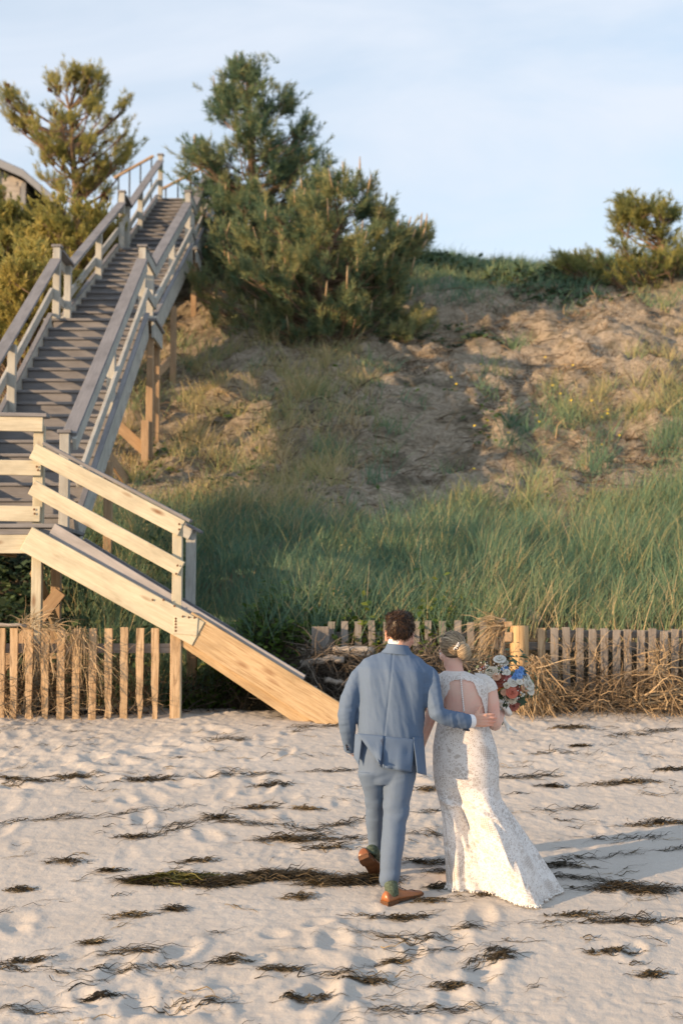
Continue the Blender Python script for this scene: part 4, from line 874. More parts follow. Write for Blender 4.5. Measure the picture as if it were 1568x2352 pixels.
CL = [  # px, py, half length px, half height px, tint, label
 (170, 1789, 44, 7, .50, 'tan and brown seaweed clump below the sixth tan picket'),
 (338, 1794, 60, 10, .30, 'dark seaweed clump with a reddish end, right of the tan clump'),
 (620, 1808, 45, 8, .28, 'small dark seaweed clump left of the man, level with his hips'),
 (588, 1858, 38, 8, .36, 'brown seaweed clump left of the man, level with his knees'),
 (702, 1860, 34, 8, .60, 'straw-coloured seaweed clump just left of the man\'s knees'),
 (500, 1880, 36, 11, .30, 'dark peak of seaweed where two long strands meet, mid left sand'),
 (150, 1982, 45, 10, .34, 'dense dark olive seaweed clump alone on the left sand'),
 (252, 2003, 28, 8, .26, 'small black seaweed clump with a pale straw in front of it'),
 (452, 1980, 38, 9, .42, 'mixed brown seaweed clump above the long wrack heap'),
 (672, 1930, 70, 14, .42, 'wide greenish brown seaweed patch left of the man\'s calves'),
 (690, 2064, 28, 12, .48, 'small yellow-brown seaweed tuft just below the long wrack heap'),
 (300, 2107, 48, 11, .55, 'tan seaweed mat in the lower left sand'),
 (400, 2092, 14, 10, .15, 'knobbly dark root beside the tan mat'),
 (212, 2169, 20, 9, .48, 'small rusty seaweed tuft in the lower left sand'),
 (530, 2210, 38, 14, .30, 'dark seaweed tuft trailing pale straws near the bottom middle left'),
 (648, 2232, 48, 9, .34, 'thin dark seaweed spray near the bottom, left of the middle'),
 (225, 2294, 26, 8, .06, 'shiny black seaweed piece at the bottom left'),
 (28, 1795, 34, 8, .40, 'brown seaweed at the left edge below the fence'),
 (752, 1950, 48, 13, .36, 'seaweed heap beside the man\'s raised shoe'),
 (700, 2298, 62, 10, .38, 'wispy green-brown seaweed at the bottom edge, left of the middle'),
 (45, 2046, 32, 10, .34, 'curled seaweed hook near the left edge'),
 (310, 1925, 44, 8, .28, 'dark seaweed loop above the long wrack heap, left of the middle'),
 (1314, 1675, 46, 9, .42, 'brown seaweed clump on the sand below the grey fence'),
 (1330, 1717, 20, 4, .20, 'tiny dark seaweed scrap right of the bride\'s elbow'),
 (1432, 1800, 82, 8, .42, 'long brown seaweed streak at the right, level with the bride\'s hips'),
 (1264, 1808, 30, 6, .24, 'short dark seaweed scrap right of the bride\'s hips'),
 (1512, 1894, 74, 11, .38, 'thick seaweed streak reaching the right edge, level with the knees'),
 (984, 1818, 32, 10, .40, 'seaweed tuft between the couple at knee height'),
 (974, 1985, 54, 14, .30, 'dense dark seaweed heap between the couple at ankle height'),
 (1452, 2046, 112, 22, .22, 'largest dark seaweed mass, right of the tip of the dress'),
 (915, 2113, 88, 9, .30, 'curved seaweed band just below the man\'s planted shoe'),
 (904, 2214, 32, 15, .44, 'brown seaweed tuft near the bottom, below the man'),
 (1152, 2205, 28, 12, .28, 'dark seaweed tuft near the bottom, below the bride'),
 (984, 2072, 36, 10, .42, 'seaweed tuft in front of the toe of the man\'s planted shoe'),
 (1004, 2040, 22, 12, .36, 'seaweed tuft beside the bride\'s bare heel'),
 (1404, 2189, 62, 10, .30, 'dark seaweed streak in the lower right sand'),
 (1034, 2271, 44, 10, .30, 'seaweed wisp at the bottom, middle'),
 (1490, 2242, 30, 7, .40, 'small seaweed wisp in the lower right corner'),
 (1284, 1990, 56, 14, .20, 'fine black seaweed threads in the shadow right of the dress'),
 (1142, 2058, 66, 8, .36, 'seaweed caught under the hem of the white dress'),
 (834, 2260, 46, 8, .30, 'thin dark seaweed wisp at the bottom, left of the man'),
 (1316, 2104, 64, 8, .38, 'seaweed streak below the tip of the dress'),
 (1440, 2120, 70, 10, .26, 'dark stringy seaweed right of the streak below the dress'),
 (1540, 1770, 40, 6, .34, 'small seaweed streak at the right edge, highest of the three there'),
 (60, 2210, 60, 10, .26, 'dark seaweed spray at the left edge near the bottom')]
for (px, py, hl, hh, tn, lab) in CL:
    p = sand_at(px, py); s = p.y/FPX; H = hl*s; W = max(0.022, hh*s*1.25)
    tn = tn*.9+.14; n = int(np.clip(H*W*15000, 80, 520)); S = Soup()
    weed_soup(S, p.x, p.y, H*1.15, W, n, sw, tn, min(0.05, hh*s*1.1), sw.normal(0.06, 0.08), min(0.16, max(0.06, H*0.36)), 0.0058, 0.10 if 'curved' in lab else 0.0)
    weed_mat(S, p.x, p.y, H, W, int(np.clip(H*W*5000, 20, 240)), sw, tn)
    tag(link('seaweed_clump', S.data('seaweed_clump'), M_WEED), lab, 'seaweed', 'seaweed clumps on the sand')
# the long wrack heap left of the man
S = Soup()
for k in range(15):
    px = 322+38*k; p = sand_at(px, 2026-9*math.sin(k*0.9)+(4 if k < 5 else 0)-0.35*k); weed_soup(S, p.x, p.y+sw.normal(0, .02), 0.13, (0.05 if 1 < k < 12 else .03)*sw.uniform(.5, 1.25), 260, sw, sw.choice([.30, .40, .52]), 0.04, sw.normal(.03, .12), 0.10, 0.005)
WR = tag(link('seaweed_wrack', S.data('seaweed_wrack'), M_WEED), 'long thick heap of dark seaweed left of the man\'s shoes', 'seaweed')
S = Soup()
for k in range(5):
    p = sand_at(362+26*k, 2024); weed_soup(S, p.x, p.y-0.01, 0.10, 0.04, 150, sw, .50, 0.05, 0.03, 0.10, 0.008)
link('green_seaweed', S.data('green_seaweed'), M_WEEDG, WR)
# thin lines of strands and single straws everywhere
S = Soup()
LN = [((0, 1893), (360, 1862)), ((380, 1900), (520, 1872)), ((500, 1885), (700, 1905)), ((690, 1905), (830, 1890)), ((260, 1945), (420, 1905)), ((0, 1803), (240, 1783)), ((300, 1790), (640, 1780)), ((700, 1775), (820, 1772)), ((480, 1700), (580, 1702)), ((600, 1930), (840, 1925)),
      ((1180, 1868), (1400, 1850)), ((1190, 1885), (1320, 1890)), ((1330, 1930), (1568, 1920)), ((1150, 1790), (1300, 1780)), ((1300, 1970), (1568, 1950)), ((1230, 2010), (1420, 2030)), ((940, 1870), (1010, 1862)), ((940, 1915), (1015, 1925)), ((1040, 2140), (1560, 2110)),
      ((0, 2220), (160, 2235)), ((160, 2197), (400, 2190)), ((190, 2225), (420, 2228)), ((720, 2240), (880, 2255)), ((360, 2315), (520, 2308)), ((940, 2195), (1100, 2175)), ((820, 2150), (1010, 2165)), ((1080, 2215), (1180, 2190)), ((1330, 2170), (1480, 2195)), ((0, 2330), (110, 2322)), ((780, 2330), (1060, 2322)), ((1200, 1735), (1300, 1728)), ((1400, 1690), (1560, 1680)), ((620, 1650), (760, 1652)), ((660, 1672), (780, 1668)), ((1000, 2000), (1080, 2010))]
for (a, b) in LN:
    P, Q = sand_at(*a), sand_at(*b); d = Q-P; L_ = d.length; m = max(2, int(L_/0.14))
    for k in range(m):
        if sw.random() < 0.15: continue
        c = P.lerp(Q, (k+.5)/m); weed_soup(S, c.x, c.y+sw.normal(0, .02), L_/m*0.8, 0.03, sw.integers(8, 30), sw, .34, .01, math.atan2(d.y, d.x)+sw.normal(0, .2), .13, .005, 0, .05)
for k in range(420):
    x, y = sw.uniform(-3.4, 3.6), sw.uniform(6.6, 12.4); weed_soup(S, x, y, 0.06, 0.03, sw.integers(1, 7), sw, sw.choice([.25, .35, .8]), .004, sw.normal(.08, .3), .12, .0045, 0, .04)
tag(link('seaweed_strands', S.data('seaweed_strands'), M_WEED), 'thin strands of dried seaweed and straw strewn over the sand', 'seaweed', kind='stuff')
# ---------------------------------------------------------------- people: helpers
def skin_mat(name, c):
    N = NB(name); v = N.coord('Object'); f = N.noise(v, 9, 4); f2 = N.noise(v, 60, 3)
    col = N.mix(N.ramp(f, [(0.35, 0), (0.7, 1)]), c, (min(1, c[0]*1.05), c[1]*0.84, c[2]*0.82)); col = N.mix(N.math('MULTIPLY', N.ramp(f2, [(0.62, 0), (0.7, 1)]), 0.3), col, tuple(0.72*x for x in c))
    m = N.done(col, 0.5, N.bump(f2, 0.08, 0.002), 0.35); N.b.inputs['Subsurface Weight'].default_value = 0.12; N.b.inputs['Subsurface Radius'].default_value = (0.012, 0.005, 0.003); N.b.inputs['Subsurface Scale'].default_value = 0.5
    return m
def cloth_mat(name, c, dark=0.8, rough=0.75):
    """worsted weave: fine crossing threads and slow unevenness"""
    N = NB(name); v = N.coord('Object'); th = N.noise(N.coord('Object', (420, 420, 26)), 1.0, 2); tw = N.noise(N.coord('Object', (30, 30, 420)), 1.0, 2); sl = N.noise(v, 4, 4)
    col = N.mix(N.ramp(th, [(0.35, 0), (0.65, 1)]), tuple((1-0.3*(1-dark))*x for x in c), tuple(min(1, 1.04*x) for x in c)); col = N.mix(N.math('MULTIPLY', N.ramp(tw, [(0.45, 0), (0.7, 1)]), 0.10), col, tuple(dark*x for x in c)); col = N.mix(N.math('MULTIPLY', sl, 0.25), col, tuple(0.85*x for x in c))
    m = N.done(col, rough, N.bump(N.math('ADD', th, tw), 0.05, 0.0006), 0.25); N.b.inputs['Sheen Weight'].default_value = 0.06; N.b.inputs['Sheen Roughness'].default_value = 0.4; N.b.inputs['Sheen Tint'].default_value = (0.8, 0.85, 1, 1)
    return m
M_SKIN = skin_mat('skin', (0.60, 0.37, 0.28)); M_SKINF = skin_mat('fair_skin', (0.66, 0.46, 0.385))
M_SUIT = cloth_mat('blue_suit_wool', (0.094, 0.145, 0.235)); M_TROU = cloth_mat('blue_trouser_wool', (0.100, 0.148, 0.230)); M_SHIRT = plain('white_shirt_cotton', (0.78, 0.78, 0.80), 0.7, 0.04, 30, 0.1)
M_SHOE = plain('tan_shoe_leather', (0.24, 0.088, 0.030), 0.36, 0.35, 12, 0.1, 0.5); M_SOLE = plain('dark_shoe_sole', (0.10, 0.045, 0.020), 0.6, 0.3, 30, 0.3); M_SOCK = plain('green_patterned_sock', (0.062, 0.088, 0.064), 0.85, 0.6, 90, 0.4); M_BTN = plain('navy_button', (0.02, 0.028, 0.05), 0.35, 0.1); M_GAP = plain('vent_gap_dark', (0.035, 0.055, 0.10), 0.8, 0.1); M_EYE = plain('eye_white', (0.75, 0.75, 0.72), 0.2, 0.05); M_IRIS = plain('brown_iris', (0.06, 0.03, 0.015), 0.2, 0.1)
def ring_loft(rings, n=40, cap=True):
    """rings: (centre, rx, ry, tilt dz/dx, power)"""
    V = []; F = []; a = np.linspace(0, 2*math.pi, n, endpoint=False)
    for (c, rx, ry, tl, pw) in rings:
        ca, sa = np.cos(a), np.sin(a); x = rx*np.sign(ca)*np.abs(ca)**(2/pw); y = ry*np.sign(sa)*np.abs(sa)**(2/pw)
        V += [(c[0]+x[i], c[1]+y[i], c[2]+tl*x[i]) for i in range(n)]
    m = len(rings)
    for j in range(m-1):
        for i in range(n): F.append((j*n+i, j*n+(i+1) % n, (j+1)*n+(i+1) % n, (j+1)*n+i))
    if cap: F += [tuple(reversed(range(n))), tuple(range((m-1)*n, m*n))]
    if rings[0][0][2] > rings[-1][0][2]: F = [tuple(reversed(f)) for f in F]
    return V, F
def pxring(y, l, r, Y, ry, tl=0.0, pw=2.2):
    a, b = at(l, y, Y), at(r, y, Y); return ((a+b)/2, (b.x-a.x)/2, ry, tl, pw)
def ellipsoid(c, rx, ry, rz, n=20, m=12):
    V = [(c[0], c[1], c[2]-rz)]; F = []
    for j in range(1, m):
        t = -math.pi/2+math.pi*j/m
        for i in range(n): a = 2*math.pi*i/n; V.append((c[0]+rx*math.cos(t)*math.cos(a), c[1]+ry*math.cos(t)*math.sin(a), c[2]+rz*math.sin(t)))
    V.append((c[0], c[1], c[2]+rz)); top = len(V)-1
    for i in range(n): F.append((0, 1+(i+1) % n, 1+i)); F.append((top, 1+(m-2)*n+i, 1+(m-2)*n+(i+1) % n))
    for j in range(m-2):
        for i in range(n): F.append((1+j*n+i, 1+j*n+(i+1) % n, 1+(j+1)*n+(i+1) % n, 1+(j+1)*n+i))
    return V, F
def smooth_path(pts, k=4):
    """Catmull-Rom through (point, radius) pairs"""
    P = [Vector(p) for p, r in pts]; Rr = [np.array(r if hasattr(r, '__len__') else (r, r), float) for p, r in pts]; o = []; q = []
    for i in range(len(P)-1):
        p0, p1, p2, p3 = P[max(i-1, 0)], P[i], P[i+1], P[min(i+2, len(P)-1)]
        for j in range(k):
            t = j/k; o.append(0.5*((2*p1)+(p2-p0)*t+(2*p0-5*p1+4*p2-p3)*t*t+(3*p1-p0-3*p2+p3)*t**3)); q.append(tuple(Rr[i]*(1-t)+Rr[i+1]*t))
    o.append(P[-1]); q.append(tuple(Rr[-1])); return o, q
def limb(pts, n=16, k=4): o, q = smooth_path(pts, k); return tube(o, q, n)
def fuse(name, parts, voxel, smooth=6, factor=0.5, disp=None, dec=None):
    """one continuous skin over overlapping shapes"""
    mb = MB()
    for V, F in parts: mb.add(V, F)
    me = mb.data('t'); bm = bmesh.new(); bm.from_mesh(me); bmesh.ops.recalc_face_normals(bm, faces=bm.faces); bm.to_mesh(me); bm.free()
    o = bpy.data.objects.new('t', me); COL.objects.link(o)
    m = o.modifiers.new('r', 'REMESH'); m.mode = 'VOXEL'; m.voxel_size = voxel; m.use_smooth_shade = True
    s = o.modifiers.new('s', 'SMOOTH'); s.iterations = smooth; s.factor = factor
    if dec: d = o.modifiers.new('d', 'DECIMATE'); d.ratio = dec
    dg = bpy.context.evaluated_depsgraph_get(); e = o.evaluated_get(dg); new = bpy.data.meshes.new_from_object(e); new.name = name
    bpy.data.objects.remove(o); bpy.data.meshes.remove(me)
    new.polygons.foreach_set('use_smooth', [True]*len(new.polygons))
    if disp:
        k = len(new.vertices); co = np.empty(k*3, np.float32); no = np.empty(k*3, np.float32); new.vertices.foreach_get('co', co); new.vertices.foreach_get('normal', no)
        co = co.reshape(-1, 3); no = no.reshape(-1, 3); co = co+no*disp(co[:, 0], co[:, 1], co[:, 2], no)[:, None]; new.vertices.foreach_set('co', co.astype(np.float32).ravel()); new.update()
    return new
def hand(w, d, nrm, side, curl=0.35, scale=1.0, thumb=0.9, spread=0.10):
    """palm and five fingers: d along the hand, nrm out of the palm, side towards the thumb"""
    d = Vector(d).normalized(); nrm = Vector(nrm); nrm = (nrm-d*nrm.dot(d)).normalized(); s = d.cross(nrm); s = s if s.dot(Vector(side)) > 0 else -s; w = Vector(w); K = scale; out = []
    for k in (-0.026, -0.009, 0.009, 0.026): out.append(limb([(w+s*k*0.6*K-d*0.012*K, 0.014*K), (w+d*0.045*K+s*k*0.95*K, 0.0155*K), (w+d*0.088*K+s*k*1.08*K, 0.0125*K)], 10, 3))
    for k, L_, rr in ((0.030, .070, .0086), (0.010, .079, .0090), (-0.010, .073, .0086), (-0.029, .057, .0076)):
        p = w+d*(0.080-0.006*abs(k)/0.03)*K+s*k*1.05*K; v = (d+s*k*spread*30*0.1).normalized(); pts = [(p-v*0.02*K, rr*1.05*K), (p, rr*1.15*K)]
        for j, fr_ in enumerate((0.45, 0.30, 0.25)):
            ang = curl*(0.6+0.5*j); v = (v*math.cos(ang)+nrm*math.sin(ang)).normalized(); p = p+v*L_*fr_*K; pts.append((p, rr*(1.0, 0.92, 0.72)[j]*K))
        out.append(limb(pts, 10, 3))
    p = w+d*0.022*K+s*0.026*K; v = (s*thumb+d*0.75+nrm*0.25).normalized(); pts = [(p-v*0.015*K, 0.0125*K), (p+v*0.02*K, 0.0125*K)]; p = p+v*0.02*K
    for j, l in enumerate((0.032, 0.026)):
        v = (v*math.cos(curl*0.5)+(d*0.7+nrm*0.5).normalized()*math.sin(curl*0.5)).normalized(); p = p+v*l*K; pts.append((p, (0.0102, 0.0078)[j]*K))
    out.append(limb(pts, 10, 3)); return out
def face(c, fwd, K=1.0):
    """nose, brows, cheeks, lips and chin on a head centred at c that looks along fwd; returns solids and the eye places"""
    f = Vector(fwd).normalized(); u = Vector((0, 0, 1)); u = (u-f*u.dot(f)).normalized(); s = f.cross(u); c = Vector(c); o = []
    A = lambda a, b, z: c+s*a*K+f*b*K+u*z*K
    o.append(limb([(A(0, .088, .012), .009*K), (A(0, .104, -.020), .012*K), (A(0, .112, -.034), .014*K)], 8, 3)); o.append(ellipsoid(A(.012, .100, -.036), .009*K, .009*K, .008*K, 8, 6)); o.append(ellipsoid(A(-.012, .100, -.036), .009*K, .009*K, .008*K, 8, 6))
    o.append(limb([(A(-.045, .076, .022), .008*K), (A(-.02, .090, .027), .010*K), (A(.02, .090, .027), .010*K), (A(.045, .076, .022), .008*K)], 8, 3))
    for k in (-1, 1): o.append(ellipsoid(A(.042*k, .066, -.024), .026*K, .026*K, .026*K, 10, 8))
    o.append(limb([(A(-.024, .080, -.060), .005*K), (A(0, .093, -.057), .007*K), (A(.024, .080, -.060), .005*K)], 8, 3)); o.append(limb([(A(-.020, .080, -.069), .005*K), (A(0, .092, -.070), .008*K), (A(.020, .080, -.069), .005*K)], 8, 3))
    o.append(limb([(A(-.060, .01, -.045), .026*K), (A(-.042, .052, -.082), .024*K), (A(0, .078, -.098), .024*K), (A(.042, .052, -.082), .024*K), (A(.060, .01, -.045), .026*K)], 10, 4))
    return o, [(A(.031*k, .082, .004), f) for k in (-1, 1)]
def eyes(T, places, K=1.0):
    for p, f in places:
        mb = MB(); V, F = ellipsoid((0, 0, 0), .0125*K, .0125*K, .0115*K, 12, 8); mb.add(V, F); e = link('eye', mb.data('eye'), M_EYE, T, Matrix.Translation(p))
        mb = MB(); V, F = ellipsoid((0, 0, 0), .006*K, .006*K, .006*K, 10, 6); mb.add(V, F); link('iris', mb.data('iris'), M_IRIS, e, Matrix.Translation(Vector(p)+Vector(f)*0.0085*K))
def surf(name, T, mat, rows, thick=0.003, col=None):
    """an open sheet of cloth from a grid of points, given real thickness"""
    A = np.array([[tuple(p) for p in r] for r in rows]); m, n = A.shape[:2]; V = A.reshape(-1, 3); F = [(i*n+j, i*n+j+1, (i+1)*n+j+1, (i+1)*n+j) for i in range(m-1) for j in range(n-1)]
    me = bpy.data.meshes.new(name); me.from_pydata(V.tolist(), [], F); bm = bmesh.new(); bm.from_mesh(me); bmesh.ops.recalc_face_normals(bm, faces=bm.faces); bmesh.ops.solidify(bm, geom=list(bm.faces), thickness=thick); bm.to_mesh(me); bm.free()
    me.polygons.foreach_set('use_smooth', [True]*len(me.polygons)); me.update(); return link(name, me, mat, T)

# ---------------------------------------------------------------- the man
YG = 8.74
hr = sand_at(884, 2083); base = sand_at(905, 2066)
GR = thing('person', (base.x, base.y, base.z), 'man in a blue suit walking away with his arm round the woman in white', 'person')
def G(px, py, dy=0.0): return at(px, py, YG+dy)
torso = [pxring(1784, 830, 960, YG, .11), pxring(1740, 820, 968, YG, .128), pxring(1700, 820, 971, YG, .135), pxring(1660, 822, 973, YG, .135), pxring(1625, 822, 978, YG, .135, -.02), pxring(1590, 820, 986, YG, .138, -.04), pxring(1560, 818, 992, YG, .135, -.06), pxring(1538, 820, 994, YG, .122, -.08), pxring(1522, 832, 984, YG+.005, .098, -.09), pxring(1510, 852, 968, YG+.012, .082, -.07), pxring(1499, 878, 948, YG+.02, .070, -.05), pxring(1490, 888, 940, YG+.025, .062, -.03)]
jt = [r for r in torso if r[0][2] > at(0, 1712, YG).z]; jt = [pxring(1706, 819, 972, YG, .138)] + jt
Lsl = [(G(842, 1538), .052), (G(826, 1554), .058), (G(811, 1585, -.01), .058), (G(800, 1618, -.015), .057), (G(797, 1645, -.01), .056), (G(798, 1672, .03), .049), (G(801, 1698, .09), .043), (G(804, 1722, .15), .039)]
Rsl = [(G(972, 1545), .060), (G(984, 1556, -.005), .062), (G(992, 1588, -.035), .056), (G(998, 1615, -.06), .053), (G(1003, 1637, -.07), .053), (G(1020, 1646, -.055), .053), (G(1045, 1652, -.03), .053), (G(1065, 1657, -.01), .050), (G(1078, 1659, .0), .047)]
def jfold(x, y, z, n):
    w = 0.0065*fbm(x*18+3.0*z, z*2.6+y*3, 201, 3) + 0.003*fbm(x*30+z*12, z*12, 203, 2)
    xr = x-G(895, 1600).x; w = w + 0.005*np.sin((xr*46)+(z-G(0, 1600).z)*7)*np.exp(-((z-G(0, 1570).z)/0.14)**2)*(n[:, 1] < -0.2)
    arm = np.abs(xr) > 0.20; w = w + arm*0.0055*fbm(x*9+z*20, z*22-x*12, 205, 2)
    seam = np.exp(-((x-(G(903, 1480).x+(G(880, 1692).x-G(903, 1480).x)*np.clip((G(0, 1480).z-z)/(G(0, 1480).z-G(0, 1692).z), 0, 1)))/0.0045)**2)*(n[:, 1] < -0.3); return w-0.0045*seam
jk = link('jacket', fuse('jacket', [ring_loft(jt, 48), limb(Lsl, 20), limb(Rsl, 20)], 0.0065, 7, 0.5, jfold), M_SUIT, GR)
# body in one piece
headc = G(918, 1447, .035); fwd = Vector((0.22, 0.95, -0.28)); fs, ep = face(headc, fwd)
inner = [(c, rx*0.90, ry*0.88, tl, pw) for (c, rx, ry, tl, pw) in torso]
lw = G(808, 1722, .175)
body = [ring_loft(inner, 32), ellipsoid(headc, .074, .094, .112), limb([(G(913, 1506, .02), .066), (G(914, 1485, .012), .062), (G(918, 1462, .02), .062)], 20)] + fs
for (x, y) in ((886.5, 1461), (947.5, 1467)):
    e = G(x, y, .028); body.append(limb([(e+Vector((0, .012, .026)), .009), (e+Vector((0, -.004, .030)), .009), (e+Vector((0, -.014, .012)), .0085), (e+Vector((0, -.008, -.014)), .008), (e+Vector((0, .008, -.028)), .009)], 8, 4)); body.append(ellipsoid(e+Vector((0, .004, 0)), .006, .016, .024, 10, 8))
body += [limb([(p, tuple(0.80*np.array((r, r)))) for p, r in Lsl], 12), limb([(p, tuple(0.80*np.array((r, r)))) for p, r in Rsl], 12)]
body += hand(lw, (0.45, 0.85, -0.25), (0.7, -0.4, 0.1), (0.2, 0.3, 0.8), 0.55); body.append(limb([(G(801, 1705, .09), .031), (lw, .027)], 12))
rw = G(1084, 1655, .035); body += hand(rw, (0.98, 0.12, 0.02), (0, 1, -0.05), (0, 0, 1), 0.16, 1.04, 1.3, 0.16); body.append(limb([(G(1070, 1658, 0), .036), (G(1080, 1656, .02), .032), (rw, .029)], 12))
Lleg = [(851, 1772, 30, .0, .115), (856, 1800, 27, .03, .105), (860, 1830, 23, .09, .095), (861, 1858, 22, .15, .085), (861, 1892, 20.5, .22, .082), (863, 1932, 17.5, .31, .078), (865, 1968, 14, .37, .068), (866.5, 1990, 11.5, .40, .058)]
Rleg = [(918, 1772, 39, .0, .125), (915, 1806, 35, -.01, .115), (911, 1842, 30.5, -.025, .10), (910, 1866, 30, -.03, .092), (905.5, 1892, 27, -.045, .088), (901.5, 1932, 27.5, -.07, .086), (897, 1975, 24.5, -.09, .080), (895, 2015, 22, -.10, .072), (893.5, 2035, 18.5, -.10, .062)]
def legrings(L_, k=1.0): return [((c := at(x, y, YG+dy)), k*hw*c.y/FPX, k*ry, 0.0, 2.1) for (x, y, hw, dy, ry) in L_]
pel = [pxring(1798, 838, 948, YG, .10), pxring(1770, 823, 958, YG, .125), pxring(1735, 822, 962, YG, .132), pxring(1700, 826, 964, YG, .125)]
def tfold(x, y, z, n):
    kz = np.exp(-((z-G(0, 1850).z)/0.10)**2)+0.9*np.exp(-((z-G(0, 1780).z)/0.06)**2)+0.9*np.exp(-((z-G(0, 2005).z)/0.10)**2)
    return 0.006*fbm(x*14, z*3+y*4, 211, 2)+(0.002+0.008*kz)*fbm(x*7+z*9, z*19-x*8, 213, 2)
link('trousers', fuse('trousers', [ring_loft(pel, 40), ring_loft(legrings(Lleg), 28), ring_loft(legrings(Rleg), 28)], 0.0065, 6, 0.5, tfold), M_TROU, GR)
body += [ring_loft(legrings(Lleg, .82), 16), ring_loft(legrings(Rleg, .82), 16)]
link('body', fuse('body', body, 0.0042, 5, 0.45), M_SKIN, GR); eyes(GR, ep)
# tails of the jacket: the left one is blown up into a fold, vents open
def sheet(name, corners, dys, nu=10, nv=10, bulge=0.0, mat=M_SUIT, th=0.004, wave=0.0, seed=0):
    (a, b, c, d) = [np.array(p, float) for p in corners]; rows = []
    for j in range(nv+1):
        v = j/nv; row = []
        for i in range(nu+1):
            u = i/nu; p = (a*(1-u)+b*u)*(1-v)+(d*(1-u)+c*u)*v; dy = (dys[0]*(1-u)+dys[1]*u)*(1-v)+(dys[3]*(1-u)+dys[2]*u)*v
            dy -= bulge*math.sin(math.pi*u)*(0.4+0.6*v)+wave*float(vnoise(np.array(u*5.0), np.array(v*3.0), 220+seed))*v; row.append(at(p[0], p[1], YG+dy))
        rows.append(row)
    return surf(name, GR, mat, rows, th)
sheet('jacket_tail', [(878, 1690), (952, 1698), (944, 1773), (875, 1763)], [-.142, -.115, -.125, -.165], 12, 12, .02, wave=.03)
sheet('jacket_tail', [(820, 1684), (882, 1690), (873, 1758), (870, 1752)], [-.12, -.145, -.185, -.175], 12, 12, .012, wave=.03, seed=3)
sheet('jacket_tail', [(948, 1694), (971, 1690), (978, 1781), (957, 1776)], [-.118, -.03, -.02, -.13], 8, 12, .02, wave=.02, seed=5)
sheet('jacket_tail', [(816, 1686), (832, 1690), (824, 1758), (813, 1738)], [-.06, -.115, -.10, -.06], 6, 12, .01, wave=.02, seed=7)
sheet('vent_gap_shade', [(873, 1700), (881, 1695), (877, 1764), (871, 1759)], [-.150, -.150, -.168, -.176], 3, 8, 0, M_GAP)  # dark sheet laid in the vent, standing in for the shade of the gap
# collars, cuffs, seams, buttons
V, F = ring_loft([pxring(1490, 889, 938, YG+.020, .066, -.10), pxring(1484, 890, 937, YG+.018, .066, -.12), pxring(1476, 891, 936, YG+.016, .064, -.14), pxring(1471, 892, 936, YG+.014, .060, -.14)], 32, False); mb = MB(); mb.add(V, F); link('shirt_collar', mb.data('shirt_collar'), M_SHIRT, GR)
V, F = ring_loft([pxring(1502, 874, 952, YG+.018, .082, -.10), pxring(1492, 884, 943, YG+.016, .077, -.12), pxring(1483, 888, 939, YG+.014, .073, -.13), pxring(1480, 890, 937, YG+.014, .069, -.13)], 32, False); mb = MB(); mb.add(V, F); link('jacket_collar', mb.data('jacket_collar'), M_SUIT, GR)
V, F = tube([G(1074, 1657, .005), G(1080, 1656.5, .012), G(1085, 1656, .02)], [(.043, .043), (.0425, .0425), (.040, .040)], 24, False); mb = MB(); mb.add(V, F); link('shirt_cuff', mb.data('shirt_cuff'), M_SHIRT, GR)
V, F = tube([G(804, 1720, .150), G(806, 1723, .170)], [.034, .032], 20, False); mb = MB(); mb.add(V, F); link('shirt_cuff', mb.data('shirt_cuff'), M_SHIRT, GR)
for (x, y, dy) in ((1064, 1676, -.045), (1068, 1676.5, -.041), (1072, 1677, -.037), (1076, 1677.5, -.033), (795, 1712, .07), (796, 1717, .08), (797, 1722, .09)):
    mb = MB(); V, F = ellipsoid((0, 0, 0), .007, .006, .007, 10, 6); mb.add(V, F); link('button', mb.data('button'), M_BTN, GR, Matrix.Translation(G(x, y, dy)))
# hair: a shaped mass and short curling locks over it
M_HAIR = leafy('dark_brown_hair', [(0, (0.010, 0.006, 0.004)), (0.5, (0.035, 0.019, 0.010)), (1, (0.12, 0.066, 0.030))], 0.38, 0.1, 0.0)
hp = [ellipsoid(G(919, 1436, .03), .088, .100, .088), ellipsoid(G(919, 1449, -.022), .078, .050, .058), ellipsoid(G(905, 1424, .05), .055, .07, .05), ellipsoid(G(932, 1425, .05), .05, .07, .05)]
hm = fuse('hair', hp, 0.005, 4, 0.5, lambda x, y, z, n: 0.012*fbm(x*28, z*28+y*20, 231, 3)); k = len(hm.vertices); co = np.empty(k*3, np.float32); no = np.empty(k*3, np.float32); hm.vertices.foreach_get('co', co); hm.vertices.foreach_get('normal', no); co = co.reshape(-1, 3); no = no.reshape(-1, 3)
pr = np.random.default_rng(71); sel = pr.choice(k, 5200); P, Nn_ = co[sel], no[sel]; swirl = np.stack([0.6*np.sin(P[:, 2]*40+P[:, 0]*25), 0.3*np.cos(P[:, 0]*50), -1.0+0.9*(P[:, 2] > G(0, 1425).z)], -1)+pr.normal(0, .45, (5200, 3)); D = unit(unit(swirl-Nn_*np.sum(swirl*Nn_, -1, keepdims=True))+Nn_*0.34)
S = Soup(); Ln = pr.uniform(.018, .042, 5200); V, F, t = ribbons(P-Nn_*.003, D, Ln, -Nn_*Ln[:, None]*0.35+pr.normal(0, .25, (5200, 3))*Ln[:, None], np.full(5200, .0042), 4, .7, .10, unit(np.cross(D, Nn_)), pr); S.add(V, F, np.repeat(np.clip(.42+pr.normal(0, .28, 5200), .02, .98), 10))
fc = np.array([tuple(p.vertices) for p in hm.polygons if len(p.vertices) == 4]); S.add(co, fc, np.full(k, .22)); bpy.data.meshes.remove(hm); link('hair', S.data('hair'), M_HAIR, GR)
